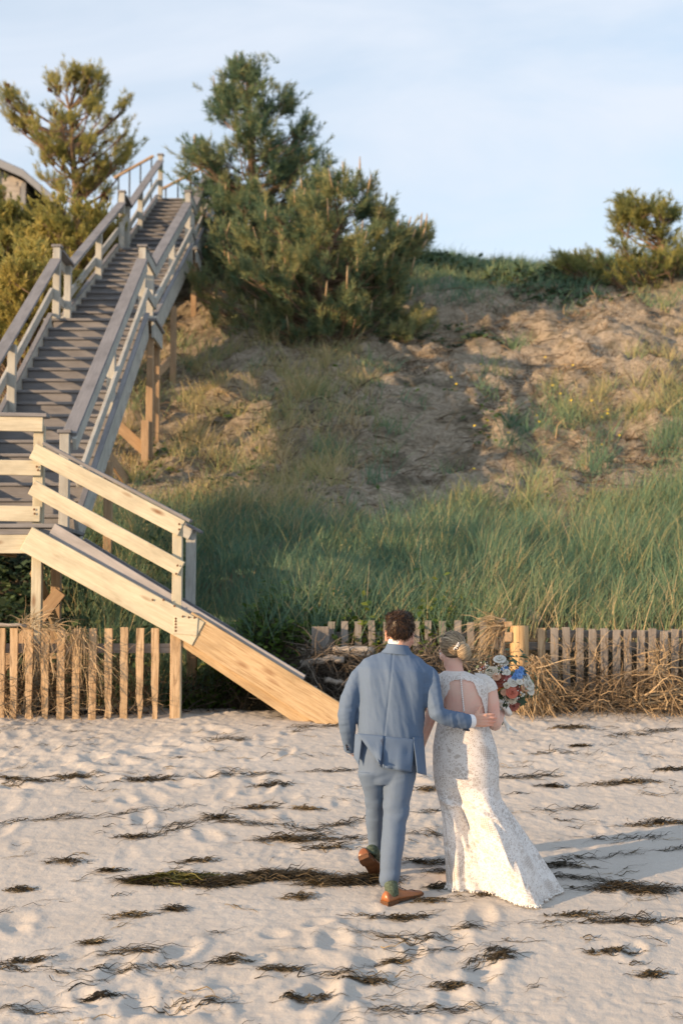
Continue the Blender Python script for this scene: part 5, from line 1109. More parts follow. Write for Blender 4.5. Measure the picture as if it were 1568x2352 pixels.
# shoes and socks
def shoe(label, heel, toe_dir, up, L_, K=1.0):
    d = Vector(toe_dir).normalized(); u = Vector(up); u = (u-d*u.dot(d)).normalized(); s = d.cross(u); H = Vector(heel); prof = [(-.002, .030, .062, .030), (.02, .036, .085, .034), (.06, .036, .098, .036), (.10, .034, .088, .036), (.14, .037, .068, .036), (.19, .045, .056, .040), (.235, .045, .047, .040), (.27, .035, .040, .032), (.288, .018, .032, .018)]
    V = []; F = []; n = 18
    for (x, w, h, w2) in prof:
        for i in range(n):
            a = 2*math.pi*i/n; ca, sa = math.cos(a), math.sin(a); yy = w*np.sign(ca)*abs(ca)**.8; zz = .024+(h-.024)*(sa if sa > 0 else 0)**.9 if sa > 0 else .024-.004*(-sa)
            if sa > 0: yy *= 1-.28*sa**2*(h > .07)
            V.append(tuple(H+d*x*L_/.29+s*yy+u*zz))
    m = len(prof); F = [(j*n+i, j*n+(i+1) % n, (j+1)*n+(i+1) % n, (j+1)*n+i) for j in range(m-1) for i in range(n)]+[tuple(reversed(range(n))), tuple(range((m-1)*n, m*n))]
    me = bpy.data.meshes.new('shoe'); me.from_pydata(V, [], F); bm = bmesh.new(); bm.from_mesh(me); bmesh.ops.recalc_face_normals(bm, faces=bm.faces); bmesh.ops.subdivide_edges(bm, edges=bm.edges, cuts=1, use_grid_fill=True, smooth=0.6); bm.to_mesh(me); bm.free(); me.polygons.foreach_set('use_smooth', [True]*len(me.polygons))
    so = link('shoe', me, M_SHOE, GR)
    def slab(name, x0, x1, z0, z1, grow, mat):
        xs_ = [x for x in np.linspace(x0, x1, 12)]; W = lambda x: np.interp(x, [p[0] for p in prof], [max(p[1], p[3]) for p in prof])+grow; V = []
        for z in (z0, z1):
            for x in xs_: V.append(tuple(H+d*x*L_/.29+s*W(x)+u*z))
            for x in reversed(xs_): V.append(tuple(H+d*x*L_/.29-s*W(x)+u*z))
        q = 24; me = bpy.data.meshes.new(name); me.from_pydata(V, [], [tuple(range(q)), tuple(range(2*q-1, q-1, -1))]+[(i, i+q, (i+1) % q+q, (i+1) % q) for i in range(q)]); bm = bmesh.new(); bm.from_mesh(me); bmesh.ops.recalc_face_normals(bm, faces=bm.faces); bm.to_mesh(me); bm.free(); link(name, me, mat, so)
    slab('sole', -.006, .292, .014, .026, .005, M_SOLE); slab('heel', -.006, .075, -.006, .016, .003, M_SOLE)
    mb = MB()
    for k in range(4):
        c = H+d*(.105+.016*k)*L_/.29+u*(.090-.008*k); V, F = tube([c-s*.020, c+u*.004, c+s*.020], .0022, 6); mb.add(V, F)
    for q in (-1, 1): c = H+d*.10*L_/.29+u*.095; V, F = tube([c, c+s*.02*q+u*.018, c+s*.035*q+u*.004, c+s*.012*q+d*.01], .0018, 6); mb.add(V, F)
    V, F = tube([H+d*(.205)*L_/.29-s*.041+u*.032, H+d*.218*L_/.29-s*.025+u*.049, H+d*.222*L_/.29+u*.0535, H+d*.218*L_/.29+s*.025+u*.049, H+d*.205*L_/.29+s*.041+u*.032], .0016, 6); mb.add(V, F)
    link('lace', mb.data('lace'), M_BTN, so); return so
toe = sand_at(951, 2060); hd = toe-hr; hd.z = 0.5*hd.z; Hr = hr+Vector((0, 0.02, .004)); shoe('r', Hr, hd, (0, 0, 1), .29)
an = G(894, 2030, -.10); V, F = limb([(Hr+hd.normalized()*.055+Vector((0, 0, .055)), .042), (Hr+hd.normalized()*.05+Vector((0, 0, .10)), .040), (an+Vector((0, 0, .02)), .043)], 16); mb = MB(); mb.add(V, F); link('sock', mb.data('sock'), M_SOCK, GR)
tl = sand_at(876, 2016); hl_ = at(836, 1972, tl.y-.20); dl = tl-hl_; Ld = dl.length; un = Vector((-0.45, -0.60, 0.55)); shoe('l', hl_, dl, (-0.35, 0.25, 0.9), max(.26, min(.30, Ld)))
al = G(866, 1984, .39); V, F = limb([(hl_+dl*0.22+Vector((.02, .03, .045)), .043), (hl_+dl*.30+Vector((.02, .05, .07)), .041), (al, .042)], 16); mb = MB(); mb.add(V, F); link('sock', mb.data('sock'), M_SOCK, GR)
# ---------------------------------------------------------------- the woman
YB_ = 8.93
def B(px, py, dy=0.0): return at(px, py, YB_+dy)
bb = sand_at(1060, 2048)
BR = thing('person', (bb.x, bb.y, bb.z), 'woman in a white lace gown with a windblown train, holding a bouquet, hair pinned up', 'person')
# rows of the torso: y, left, right, half depth, tilt
TR = [(1541, 1021, 1066, .060, -.02), (1549, 1012, 1090, .072, -.06), (1558, 1006, 1114, .085, -.06), (1570, 1005, 1121, .098, -.04), (1590, 1008, 1121, .108, 0), (1615, 1011, 1119, .110, 0), (1640, 1010, 1117, .110, 0), (1662, 1005, 1118.5, .112, 0), (1685, 1000, 1127, .122, 0), (1717, 995, 1138, .135, 0), (1757, 995, 1144, .145, 0), (1780, 996, 1144, .145, 0), (1805, 1000, 1143, .138, 0)]
tz_ = np.array([at(784, t[0], YB_).z for t in TR])[::-1]
def tcol(k): return np.array([t[k] for t in TR], float)[::-1]
TX0 = np.array([at(t[1], t[0], YB_).x for t in TR])[::-1]; TX1 = np.array([at(t[2], t[0], YB_).x for t in TR])[::-1]; TRY = tcol(3)
def tor(z): return np.interp(z, tz_, (TX0+TX1)/2), np.interp(z, tz_, (TX1-TX0)/2), np.interp(z, tz_, TRY)
def back_pt(px, py, off=0.0):
    """the point of her back surface seen at a photo position"""
    Y = YB_-.1
    for _ in range(5):
        p = at(px, py, Y); c, rx, ry = tor(p.z); u = min(.98, abs((p.x-c)/rx)); Y = YB_-ry*(1-u**2.2)**(1/2.2)
    return at(px, py, Y-off)
inner = [(Vector(((at(l, y, YB_).x+at(r, y, YB_).x)/2, YB_, at(784, y, YB_).z)), .955*(at(r, y, YB_).x-at(l, y, YB_).x)/2, ry*.95, tl, 2.2) for (y, l, r, ry, tl) in reversed(TR)]
hc = B(1039, 1492, .02); bf = Vector((-0.62, 0.62, -0.38)); fs, ep = face(hc, bf, .92)
body = [ring_loft(inner, 36), ellipsoid(hc, .072, .082, .100), limb([(B(1044, 1552, .0), .062), (B(1043, 1534, .0), .053), (B(1040, 1512, .01), .054)], 20)] + fs
e = B(1020.5, 1509, -.02); body.append(limb([(e+Vector((.0, .008, .024)), .008), (e+Vector((-.003, -.006, .020)), .008), (e+Vector((-.003, -.010, .002)), .007), (e+Vector((0, -.002, -.024)), .008)], 8, 4)); body.append(ellipsoid(e+Vector((.006, .002, 0)), .008, .012, .022, 8, 6))
e = B(1068, 1516, .03); body.append(ellipsoid(e, .010, .014, .026, 8, 6))
RA = [(B(1098, 1566), .050), (B(1118, 1572), .047), (B(1128, 1600, -.005), .043), (B(1132, 1632, -.01), .0415), (B(1134, 1658, 0), .0415), (B(1137, 1664, .06), .038), (B(1144, 1650, .15), .033), (B(1150, 1636, .21), .025)]
LA = [(B(1020, 1566), .048), (B(1008, 1576), .046), (B(998, 1610, .02), .040), (B(988, 1648, .02), .036), (B(980, 1672, .04), .033), (B(971, 1700, .08), .027), (B(966, 1716, .10), .024)]
body += [limb(RA, 16), limb(LA, 16)]
wr = RA[-1][0]; body += hand(wr, (0.10, 0.55, 0.55), (-0.6, 0.5, -0.2), (-0.3, -0.3, 0.8), 1.0, .88, .8); wl = LA[-1][0]; body += hand(wl, (-0.35, 0.5, -0.7), (-0.8, -0.4, 0.2), (0, 0.8, 0.4), .5, .88)
gL = sand_at(1030, 2034)
ft = Vector((B(1045, 1990).x, gL.y+.08, 0)); 
for (x, dy, hz) in ((1052, .10, 0), (1095, .16, 0)):
    g0 = B(x, 2030, dy); gz = float(beach_z(g0.x, g0.y)); body.append(limb([(B(1045 if x < 1060 else 1098, 1800), .085), (B(x, 1880, dy*.5), .060), (B(x, 1960, dy), .045), (Vector((g0.x, g0.y, gz+.09)), .035), (Vector((g0.x, g0.y, gz+.05)), .036)], 14))
heel = Vector((gL.x+.012, gL.y+.02, gL.z+.034)); g0 = B(1052, 2030, .10); body.append(limb([(heel, (.028, .030)), (heel+Vector((.03, .05, .004)), (.034, .030)), (heel+Vector((.03, .13, -.008)), (.038, .022)), (heel+Vector((.03, .19, -.016)), (.034, .012))], 12)); body.append(limb([(heel+Vector((.012, .02, .0)), .030), (Vector((g0.x-.02, g0.y-.03, gL.z+.10)), .034)], 10))
link('body', fuse('body', body, 0.0042, 5, 0.45), M_SKINF, BR); eyes(BR, ep, .92)

# ---- lace gown: one grid from neckline to hem, open at the back
N = NB('white_lace_on_beige'); uvn = N.n('ShaderNodeUVMap'); uvn.uv_map = 'cloth'; uv = uvn.outputs['UV']
dn = N.n('ShaderNodeTexNoise'); dn.inputs['Scale'].default_value = 16; N.l(uv, dn.inputs['Vector']); wv = N.n('ShaderNodeMix', data_type='VECTOR'); wv.inputs[0].default_value = 0.035; N.l(uv, wv.inputs[4]); N.l(dn.outputs['Color'], wv.inputs[5]); wuv = wv.outputs[1]
big = N.noise(uv, 7.5, 2, .5); cell = N.voro(wuv, 44, 'DISTANCE_TO_EDGE'); fine = N.voro(wuv, 105, 'DISTANCE_TO_EDGE'); net = N.voro(uv, 88, 'F1', rnd=0.0); bandn = N.noise(uv, 3.2, 2)
petal = N.voro(wuv, 40, 'F1'); holes = N.math('MAXIMUM', N.ramp(cell, [(0.05, 1), (0.11, 0)]), N.ramp(petal, [(0.30, 1), (0.40, 0)])); threads = N.ramp(fine, [(0.10, 1), (0.22, 0)]); netw = N.ramp(net, [(0.42, 0), (0.55, 1)])
flor = N.math('MAXIMUM', holes, N.math('MULTIPLY', threads, N.ramp(big, [(0.40, 0.35), (0.52, 1)])))
lace = N.mix(N.ramp(bandn, [(0.57, 0), (0.61, 1)]), flor, netw)
sepu = N.n('ShaderNodeSeparateXYZ'); N.l(uv, sepu.inputs[0]); edge = N.ramp(sepu.outputs['Z'], [(0.0, 0), (1.0, 1)])
gapv = N.math('MULTIPLY', N.ramp(N.voro(wuv, 17, 'F1'), [(.17, .85), (.27, 0)]), N.ramp(N.noise(uv, 4.2, 2), [(.44, 0), (.50, 1)])); lace = N.math('MULTIPLY', lace, N.math('SUBTRACT', 1.0, gapv)); isw, swd = N.tint(); lace = N.math('MAXIMUM', lace, N.ramp(swd, [(0.5, 0), (0.95, 0.85)]))
colr = N.mix(lace, (0.49, 0.455, 0.43), (0.80, 0.795, 0.79))
M_LACE = N.done(colr, 0.75, N.bump(lace, 0.2, 0.002), 0.2)
tr = N.n('ShaderNodeBsdfTranslucent'); N.l(colr, tr.inputs['Color']); ms = N.n('ShaderNodeMixShader'); ms.inputs[0].default_value = 0.22; N.l(N.b.outputs[0], ms.inputs[1]); N.l(tr.outputs[0], ms.inputs[2]); N.l(ms.outputs[0], N.out.inputs['Surface'])
NU = 260; TH = np.linspace(-math.pi/2-math.pi, -math.pi/2+math.pi, NU+1)     # seam at the front
# hem outline on the sand, by photo position: from the near left round the train and behind
hem_px = [(-180, 1030, 2041), (-160, 1030, 2046), (-130, 1050, 2050), (-110, 1082, 2053), (-95, 1118, 2052), (-80, 1150, 2068), (-68, 1178, 2081), (-55, 1208, 2088), (-42, 1242, 2086), (-28, 1266, 2068), (-12, 1284, 2050), (10, 1268, 2034), (40, 1215, 2018), (75, 1150, 2010), (110, 1085, 2012), (145, 1046, 2022), (180, 1030, 2041)]
ha = np.array([h[0] for h in hem_px], float); hw_ = [sand_at(h[1], h[2]) for h in hem_px]; hX = np.array([p.x for p in hw_]); hY = np.array([p.y for p in hw_])
deg = np.degrees((TH+math.pi) % (2*math.pi)-math.pi); deg = np.where(deg < -180, deg+360, deg)
HX = np.interp(deg, ha, hX); HY = np.interp(deg, ha, hY); HZ = sand_z(HX, HY)+0.006
rip = np.sin(np.radians(deg)*19)*.5+np.sin(np.radians(deg)*31+1)*.35
HX = HX+np.cos(TH)*rip*.008; HY = HY+np.sin(TH)*rip*.008; HZ = HZ+0.008*np.abs(np.sin(np.radians(deg)*38))+0.006*np.maximum(0, rip)
zt = at(784, 1541, YB_).z; z0 = at(784, 1805, YB_).z; NV1, NV2 = 130, 130
rows = []; uvs = []; cols = []
zs1 = np.linspace(zt, z0, NV1)
for z in zs1:
    c, rx, ry = tor(z); ca, sa = np.cos(TH), np.sin(TH); x = c+(rx+.004)*np.sign(ca)*np.abs(ca)**(2/2.2); y = YB_+(ry+.004)*np.sign(sa)*np.abs(sa)**(2/2.2)
    tilt = np.interp(z, tz_, tcol(4)); zz = z+tilt*(x-c); rows.append(np.stack([x, y, zz], -1)); uvs.append(np.stack([(TH+math.pi/2)*.16+.3*0, np.full(NU+1, z)], -1)); cols.append(np.zeros(NU+1))
hip = rows[-1].copy(); arcH = np.concatenate([[0], np.cumsum(np.hypot(np.diff(HX), np.diff(HY)))]); arcH -= arcH[NU//2]
for j in range(1, NV2+1):
    v = j/NV2
    eR = np.interp(v, [0, .13, .22, .33, .5, .69, .86, 1], [0, .04, .13, .27, .49, .72, .89, 1]); eL = np.interp(v, [0, .2, .36, .55, .8, 1], [0, .42, .60, .66, .86, 1])
    wR = 0.5+0.5*np.sin(np.radians(np.clip(deg+35, -90, 90)))*(np.abs(deg) <= 125) - 0.5*(np.abs(deg) > 125)
    wR = np.clip(0.5+0.5*np.cos(np.radians(deg+25)), 0, 1)
    e = eL*(1-wR)+eR*wR
    x = hip[:, 0]*(1-e)+HX*e; y = hip[:, 1]*(1-e)+HY*e; zz = hip[:, 2]*(1-v)+HZ*v
    # hollow left of centre, one long billow to its right, soft folds running down to the train
    q = math.sin(math.pi*min(1, v*1.15))**.8
    g1 = np.exp(-((deg+112)/18)**2); g2 = np.exp(-((deg+66+6*v)/20)**2); g3 = np.exp(-((deg+24)/13)**2); g4 = np.exp(-((deg+45)/9)**2)
    rad = q*(-.070*g1+.070*g2-.035*g3)+.012*g4*v*q+.011*v*v*np.sin(np.radians(deg)*9+v*4)+.006*v**3*np.sin(np.radians(deg)*23-v*5)
    for k_, (a0, a1, wd_, am) in enumerate(((-150, -92, 7, .018), (-132, -74, 6, -.022), (-108, -48, 8, .022), (-86, -34, 6, -.018), (-60, -16, 6, .014))): rad = rad+am*np.exp(-((deg-(a0+(a1-a0)*v**.8))/(wd_*(1-.35*v)))**2)*min(1, v*3)*(1-.3*v)
    rad = rad*np.clip(1.1-.25*v, 0, 1); x = x+rad*np.cos(TH); y = y+rad*np.sin(TH)*1.15
    # the gathered fold that sweeps from the left hip across the back
    zf = v-(0.10+0.16*np.clip((deg+175)/110, 0, 1)); y = y-.020*np.exp(-(zf/.035)**2)*(deg < -55)*(deg > -178)
    rows.append(np.stack([x, y, zz], -1)); uvs.append(np.stack([(TH+math.pi/2)*.16*(1-e)+(arcH)*e, np.full(NU+1, z0-v*1.02*(hip[:, 2]-HZ).mean()*1.1)], -1)); cols.append(np.full(NU+1, np.clip((v-.95)*9, 0, .7)))
A = np.stack(rows); UV = np.stack(uvs); CC = np.stack(cols); nv = len(A)
# opening of the back
def keyhole(px, py):
    """> 0 inside the opening, with scalloped edge"""
    y = np.array([1557, 1561, 1566, 1580, 1592, 1606, 1625, 1645, 1660, 1668]); l = np.array([1055, 1043, 1030, 1031, 1026, 1018, 1017, 1017.5, 1019, 1050]); r = np.array([1058, 1070, 1088, 1094, 1098, 1107, 1112, 1115.5, 1115, 1080])
    L_ = np.interp(py, y, l)+1.6*np.abs(np.sin(py*.42)); R_ = np.interp(py, y, r)-1.6*np.abs(np.sin(py*.42)); ins = (py > 1559+2.0*np.abs(np.sin(px*.33)))&(py < 1667); return np.where(ins, np.minimum(px-L_, R_-px), -9.0)
def to_px(P):
    d = P[..., 1]*CP+(P[..., 2]-EYE)*SP; v = -P[..., 1]*SP+(P[..., 2]-EYE)*CP; return 784+FPX*P[..., 0]/d, 1176-FPX*v/d
PX, PY = to_px(A); sd = keyhole(PX, PY); backside = np.sin(TH)[None, :] < 0.02
yoke = np.clip((1668-PY)/6, 0, 1); cols2 = np.maximum(CC, np.where((sd > -5)&backside&(yoke > 0), .9, 0)*1.0); cols2 = np.maximum(cols2, np.where((PY < 1552), .9, 0)); cols2 = np.maximum(cols2, .45*(PY < 1640))
V = A.reshape(-1, 3); i = (np.arange(nv-1)[:, None]*(NU+1)+np.arange(NU)[None, :]); F = np.stack([i, i+1, i+NU+2, i+NU+1], -1).reshape(-1, 4)[:, ::-1]
inside = ((sd > 0)&backside).reshape(-1); keep = ~(inside[F].sum(1) >= 3); F = F[keep]
gm = npmesh('gown', V, F, cols2.reshape(-1)); ul = gm.uv_layers.new(name='cloth'); li = np.empty(len(gm.loops), np.int32); gm.loops.foreach_get('vertex_index', li); ul.data.foreach_set('uv', UV.reshape(-1, 2)[li].astype(np.float32).ravel())
bm = bmesh.new(); bm.from_mesh(gm); bmesh.ops.delete(bm, geom=[v for v in bm.verts if not v.link_faces], context='VERTS'); bmesh.ops.recalc_face_normals(bm, faces=bm.faces); bm.to_mesh(gm); bm.free()
link('gown', gm, M_LACE, BR)
def lace_piece(name, V, F, white=.8):
    me = npmesh(name, V, F, np.full(len(V), white)); ul = me.uv_layers.new(name='cloth'); li = np.empty(len(me.loops), np.int32); me.loops.foreach_get('vertex_index', li); v = np.asarray(V, float); ul.data.foreach_set('uv', np.stack([v[:, 0]+v[:, 1], v[:, 2]], -1)[li].astype(np.float32).ravel()); return link(name, me, M_LACE, BR)
for pts in ([(B(1088, 1564), .050), (B(1107, 1567), .0535), (B(1120, 1576, -.002), .0515), (B(1126, 1588, -.004), .0485)], [(B(1026, 1562), .050), (B(1014, 1566), .052), (B(1006, 1576, .005), .050), (B(1002, 1588, .01), .047)]):
    o_, q_ = smooth_path(pts, 5); V, F = tube(o_, q_, 36, False); V = np.array(V); n_ = len(V)//36
    for k in range(36): V[(n_-1)*36+k] += (np.array(o_[-1])-np.array(o_[-2]))*0.5*abs(math.sin(k*.9))
    lace_piece('cap_sleeve', V, np.array(F))
# lace fringe along the hem
S = Soup(); r = np.random.default_rng(81); k = 900; idx = r.integers(0, NU, k); P = A[-2][idx]+(A[-2][idx+1]-A[-2][idx])*r.uniform(0, 1, (k, 1)); D = unit(np.stack([np.cos(TH[idx])*.8, np.sin(TH[idx])*.8, r.normal(-.3, .3, k)], -1)); V, F, t = ribbons(P, D, r.uniform(.006, .016, k), r.normal(0, .004, (k, 3)), np.full(k, .009), 2, .5, 0, None, r); V[:, 2] = np.maximum(V[:, 2], sand_z(V[:, 0], V[:, 1])+.004)
V = V; link('hem_fringe', npmesh('hem_fringe', V, F, np.full(len(V), .9)), plain('white_lace_fringe', (.80, .79, .77), .8, .05, 60, .2), BR)
# pearl buttons down the back
M_PEARL = plain('pearl', (.72, .69, .68), 0.22, .05, 9, 0.0, .6); pv = MB(); V, F = ellipsoid((0, 0, 0), .0062, .0058, .0058, 12, 8); pv.add(V, F); pmesh = pv.data('pearl_button')
for k in range(21):
    t = k/20; p = back_pt(1056.5+8.2*t, 1547+86*t, .005); link('pearl_button', pmesh, M_PEARL, BR, Matrix.Translation(p))
strip = [[back_pt(1056.5+8.2*t+dx, 1547+86*t, .0025) for dx in (-1.0, 1.0)] for t in np.linspace(0, 1, 14)]
surf('button_strip', BR, plain('sheer_skin_tulle', (.60, .44, .38), .8, .05), strip, .001)
# ---- hair: swept locks and a rolled bun
M_BLOND = leafy('ash_blond_hair', [(0, (0.055, 0.040, 0.026)), (0.45, (0.21, 0.160, 0.105)), (0.8, (0.42, 0.335, 0.225)), (1, (0.56, 0.47, 0.34))], 0.36, 0.08, 0.0)
S = Soup(); r = np.random.default_rng(91); hcen = B(1039, 1485, .0); bun = B(1062, 1494, -.055); hr3 = np.array([.079, .090, .092]); mb = MB()
V, F = ellipsoid(hcen, .074, .085, .088, 28, 18); S.add(np.array(V), np.array([f for f in F if len(f) == 4]), np.full(len(V), .15))
def lock(P, Q, lift, w, tint, n=9, sag=0.0):
    """a strand lying over the skull from P to Q"""
    pts = []
    for t in np.linspace(0, 1, n):
        p = np.array(P)*(1-t)+np.array(Q)*t; d = (p-np.array(hcen))/hr3; L_ = np.linalg.norm(d); tgt = 1.0+lift
        if t < .86: p = np.array(hcen)+d/L_*hr3*max(tgt, 0)
        pts.append(p+np.array([0, 0, sag*math.sin(math.pi*t)]))
    pts = np.array(pts); tg = unit(np.gradient(pts, axis=0)); nr = unit(pts-np.array(hcen)); sdv = unit(np.cross(tg, nr)); hw = w*np.interp(np.linspace(0, 1, n), [0, .3, .8, 1], [.7, 1, .8, .4])[:, None]
    V = np.stack([pts-sdv*hw, pts+nr*w*.55, pts+sdv*hw], 1).reshape(-1, 3); F = []
    for i_ in range(n-1):
        for j_ in range(2): a = i_*3+j_; F.append([a, a+1, a+4, a+3])
    S.add(V, np.array(F), np.clip(np.full(len(V), tint)+r.normal(0, .03, len(V)), 0, 1))
for k in range(520):
    a = r.uniform(0, 2*math.pi); hgt = r.uniform(-.55, 1.0); d = np.array([math.cos(a)*math.sqrt(max(0, 1-hgt**2*.9)), math.sin(a)*math.sqrt(max(0, 1-hgt**2*.9)), hgt])
    if hgt < -.15 and math.sin(a) > .2: continue
    if d @ np.array([-0.55, 0.60, -0.55]) > .55: continue
    P = np.array(hcen)+d*hr3; lock(P, np.array(bun)+r.normal(0, .012, 3), r.uniform(0, .045), r.uniform(.003, .006), np.clip(.48+r.normal(0, .17), .05, .95), sag=.004)
ax = Vector((.55, 0, -.83)).normalized(); b1 = Vector((.83, -.2, .55)).normalized(); b2 = ax.cross(b1)
V, F = limb([(bun-ax*.052+Vector((0, .015, 0)), .020), (bun-ax*.03, .036), (bun+ax*.005, .044), (bun+ax*.04, .036), (bun+ax*.058, .018)], 16); S.add(np.array(V), np.array([f for f in F if len(f) == 4]), np.full(len(V), .5))
for k in range(230):
    t0 = r.uniform(-.055, .055); a0 = r.uniform(0, 6.28); span = r.uniform(1.5, 3.2); n = 9; an = a0+np.linspace(0, span, n); tt = t0+np.linspace(0, .012, n)*r.choice([-1, 1]); rr_ = (.0455-.013*(np.abs(tt)/.055)**2*1.6)*r.uniform(.98, 1.07)
    pts = np.array([tuple(bun+ax*float(tt[i_])+b1*float(rr_[i_]*math.cos(an[i_]))+b2*float(rr_[i_]*math.sin(an[i_]))) for i_ in range(n)]); tg = unit(np.gradient(pts, axis=0)); nr = unit(pts-np.array(bun)); sdv = unit(np.cross(tg, nr)); hw = .0036*np.interp(np.linspace(0, 1, n), [0, .3, .7, 1], [.3, 1, 1, .3])[:, None]
    V = np.stack([pts-sdv*hw, pts+nr*.0022, pts+sdv*hw], 1).reshape(-1, 3); S.add(V, np.array([[i_*3+j_, i_*3+j_+1, i_*3+j_+4, i_*3+j_+3] for i_ in range(n-1) for j_ in range(2)]), np.clip(np.full(len(V), .68+r.normal(0, .14)), 0, 1))
k = 60; P = np.array([tuple(B(1062, 1515, -.02))]*k)+r.normal(0, .012, (k, 3)); D = unit(np.array([1.0, .1, -.05])+r.normal(0, .22, (k, 3))); V, F, t = ribbons(P, D, r.uniform(.05, .15, k), r.normal(0, .03, (k, 3))+np.array([0, 0, .02]), np.full(k, .0016), 6, .6, .05, None, r); S.add(V, F, np.full(len(V), .72))
k = 120; P = np.array(hcen)+unit(r.normal(0, 1, (k, 3))+np.array([0, -.2, .7]))*hr3; D = unit(np.array([.9, -.1, .2])+r.normal(0, .4, (k, 3))); V, F, t = ribbons(P, D, r.uniform(.02, .06, k), r.normal(0, .012, (k, 3)), np.full(k, .0011), 4, .6, .05, None, r); S.add(V, F, np.full(len(V), .7))
link('hair', S.data('hair'), M_BLOND, BR)
cm = MB()
for (x, y, s) in ((1052, 1477, .006), (1049, 1480, .005), (1050.5, 1484, .006), (1047, 1484, .0045), (1046.5, 1488, .005), (1044, 1488, .0055), (1042, 1491, .005), (1049, 1490, .004), (1053, 1481, .004)):
    V, F = ellipsoid(B(x, y, -.098), s, s, s, 10, 6); cm.add(V, F)
V, F = tube([B(1053, 1475, -.096), B(1048, 1483, -.099), B(1041, 1492, -.095)], .0022, 6); cm.add(V, F); link('hair_clip', cm.data('hair_clip'), M_PEARL, BR)

# ---------------------------------------------------------------- bouquet
YQ = 9.16
def Q(px, py, dy=0.0): return at(px, py, YQ+dy)
BQ = thing('bouquet', tuple(Q(1152, 1640)), 'bouquet of white, rust, orange and blue flowers with white ribbons in the woman\'s hand', 'bouquet')
r = np.random.default_rng(111); qc = Q(1158, 1600, .05)
def petal_mat(name, c, v=.25): return leafy(name, [(0, tuple(x*(1-v) for x in c)), (.5, c), (1, tuple(min(.85, x*(1+v)) for x in c))], .55, .3, 0)
PM = {'white': petal_mat('white_petals', (.76, .75, .70), .10), 'cream': petal_mat('cream_petals', (.72, .66, .54), .12), 'peach': petal_mat('peach_petals', (.74, .47, .33)), 'rust': petal_mat('rust_petals', (.28, .085, .06), .5), 'orange': petal_mat('orange_petals', (.58, .18, .045)), 'coral': petal_mat('coral_petals', (.62, .20, .14), .4), 'blue': petal_mat('blue_petals', (.16, .32, .64), .35), 'pink': petal_mat('pink_petals', (.60, .22, .22)), 'mauve': petal_mat('dusty_rose_petals', (.36, .13, .105), .35)}
def flower(px, py, rad, kind, dy=0.0, layers=4, np_=6, open_=1.0, ruff=.25, face_=None):
    c = np.array(Q(px, py, dy)); out = unit(np.array(c)-np.array(qc)+np.array([0, -.11, .02])) if face_ is None else unit(np.array(face_, float)); s1 = unit(np.cross(out, [0.1, 0, 1.0])); s2 = np.cross(out, s1); S = Soup(); rad = 1.14*rad*YQ/FPX
    for L_ in range(layers):
        q = (L_+1)/layers; tilt = (0.25+1.05*q)*open_; m = max(3, int(np_*(.6+.4*q)))
        for p in range(m):
            a = 2*math.pi*(p+.5*L_+r.normal(0, .12))/m; dr = math.cos(a)*s1+math.sin(a)*s2; sd = -math.sin(a)*s1+math.cos(a)*s2; G_ = []
            for i_ in range(5):
                t = i_/4; rho = rad*q*(1.05*t**.9)*math.sin(min(tilt, 1.5)); hgt = rad*(.55*(1-q)+.55*t*math.cos(min(tilt, 1.55))+.16*math.sin(math.pi*t)); wd = rad*q*(.20+.62*math.sin(math.pi*min(.93, .14+.72*t)))
                for j_ in range(5):
                    u = (j_-2)/2; G_.append(c+dr*rho*(1-.10*u*u)+sd*u*wd+out*(hgt+rad*(-.14*u*u*(1-q)+ruff*.3*t*r.normal(0, .35))))
            S.add(np.array(G_), np.array([[i_*5+j_, i_*5+j_+1, i_*5+j_+6, i_*5+j_+5] for i_ in range(4) for j_ in range(4)]), np.clip(np.full(25, .5+.28*(q-.5))+r.normal(0, .10)+np.repeat(np.linspace(-.12, .12, 5), 5), .02, .98))
    link('flower', S.data('flower'), PM[kind], BQ)
for a in ((1147, 1516, 13, 'white', -.02, 3, 5, 1.0, .5), (1156, 1524, 10, 'white', .0, 3, 5, 1.0, .5), (1129, 1545, 13.5, 'cream', -.05, 5, 7, .9), (1140, 1556, 9.5, 'peach', -.09, 5, 6, .75), (1147, 1564, 15, 'rust', -.06, 4, 7, 1.0, .4), (1125, 1571, 8.5, 'cream', -.05, 4, 6, .9), (1139, 1579, 11, 'orange', -.06, 4, 6, .9), (1149, 1575, 8, 'orange', -.07, 3, 6, .9), (1176, 1568, 11, 'white', -.08, 4, 6, .9, .3), (1166, 1557, 8, 'pink', -.06, 4, 6, .9), (1174, 1591, 13, 'coral', -.09, 5, 7, .85, .3), (1184, 1586, 11, 'rust', -.07, 4, 6, 1.0, .4), (1213, 1572, 13, 'white', -.04, 3, 6, 1.1, .4), (1217, 1586, 10, 'white', -.03, 3, 6, 1.1, .4), (1206, 1556, 10, 'white', -.02, 3, 6, 1.0, .4), (1205, 1580, 9, 'peach', -.05, 4, 6, .9), (1176, 1607, 10, 'cream', -.06, 4, 6, .9), (1164, 1611, 7, 'cream', -.05, 4, 6, .9), (1178, 1621, 11, 'mauve', -.05, 4, 6, 1.0, .4), (1187, 1612, 8, 'mauve', -.04, 3, 6, 1.0, .4), (1163, 1545, 8, 'white', -.07, 4, 6, .9, .3), (1192, 1566, 7.5, 'white', -.1, 4, 6, .9, .3), (1157, 1590, 7.5, 'peach', -.09, 4, 6, .9), (1163, 1575, 7, 'cream', -.1, 4, 6, .9), (1108, 1536, 6.5, 'rust', .0, 3, 5, 1.0, .4), (1112, 1552, 5, 'coral', .0, 3, 5, 1, .4)): flower(*a)
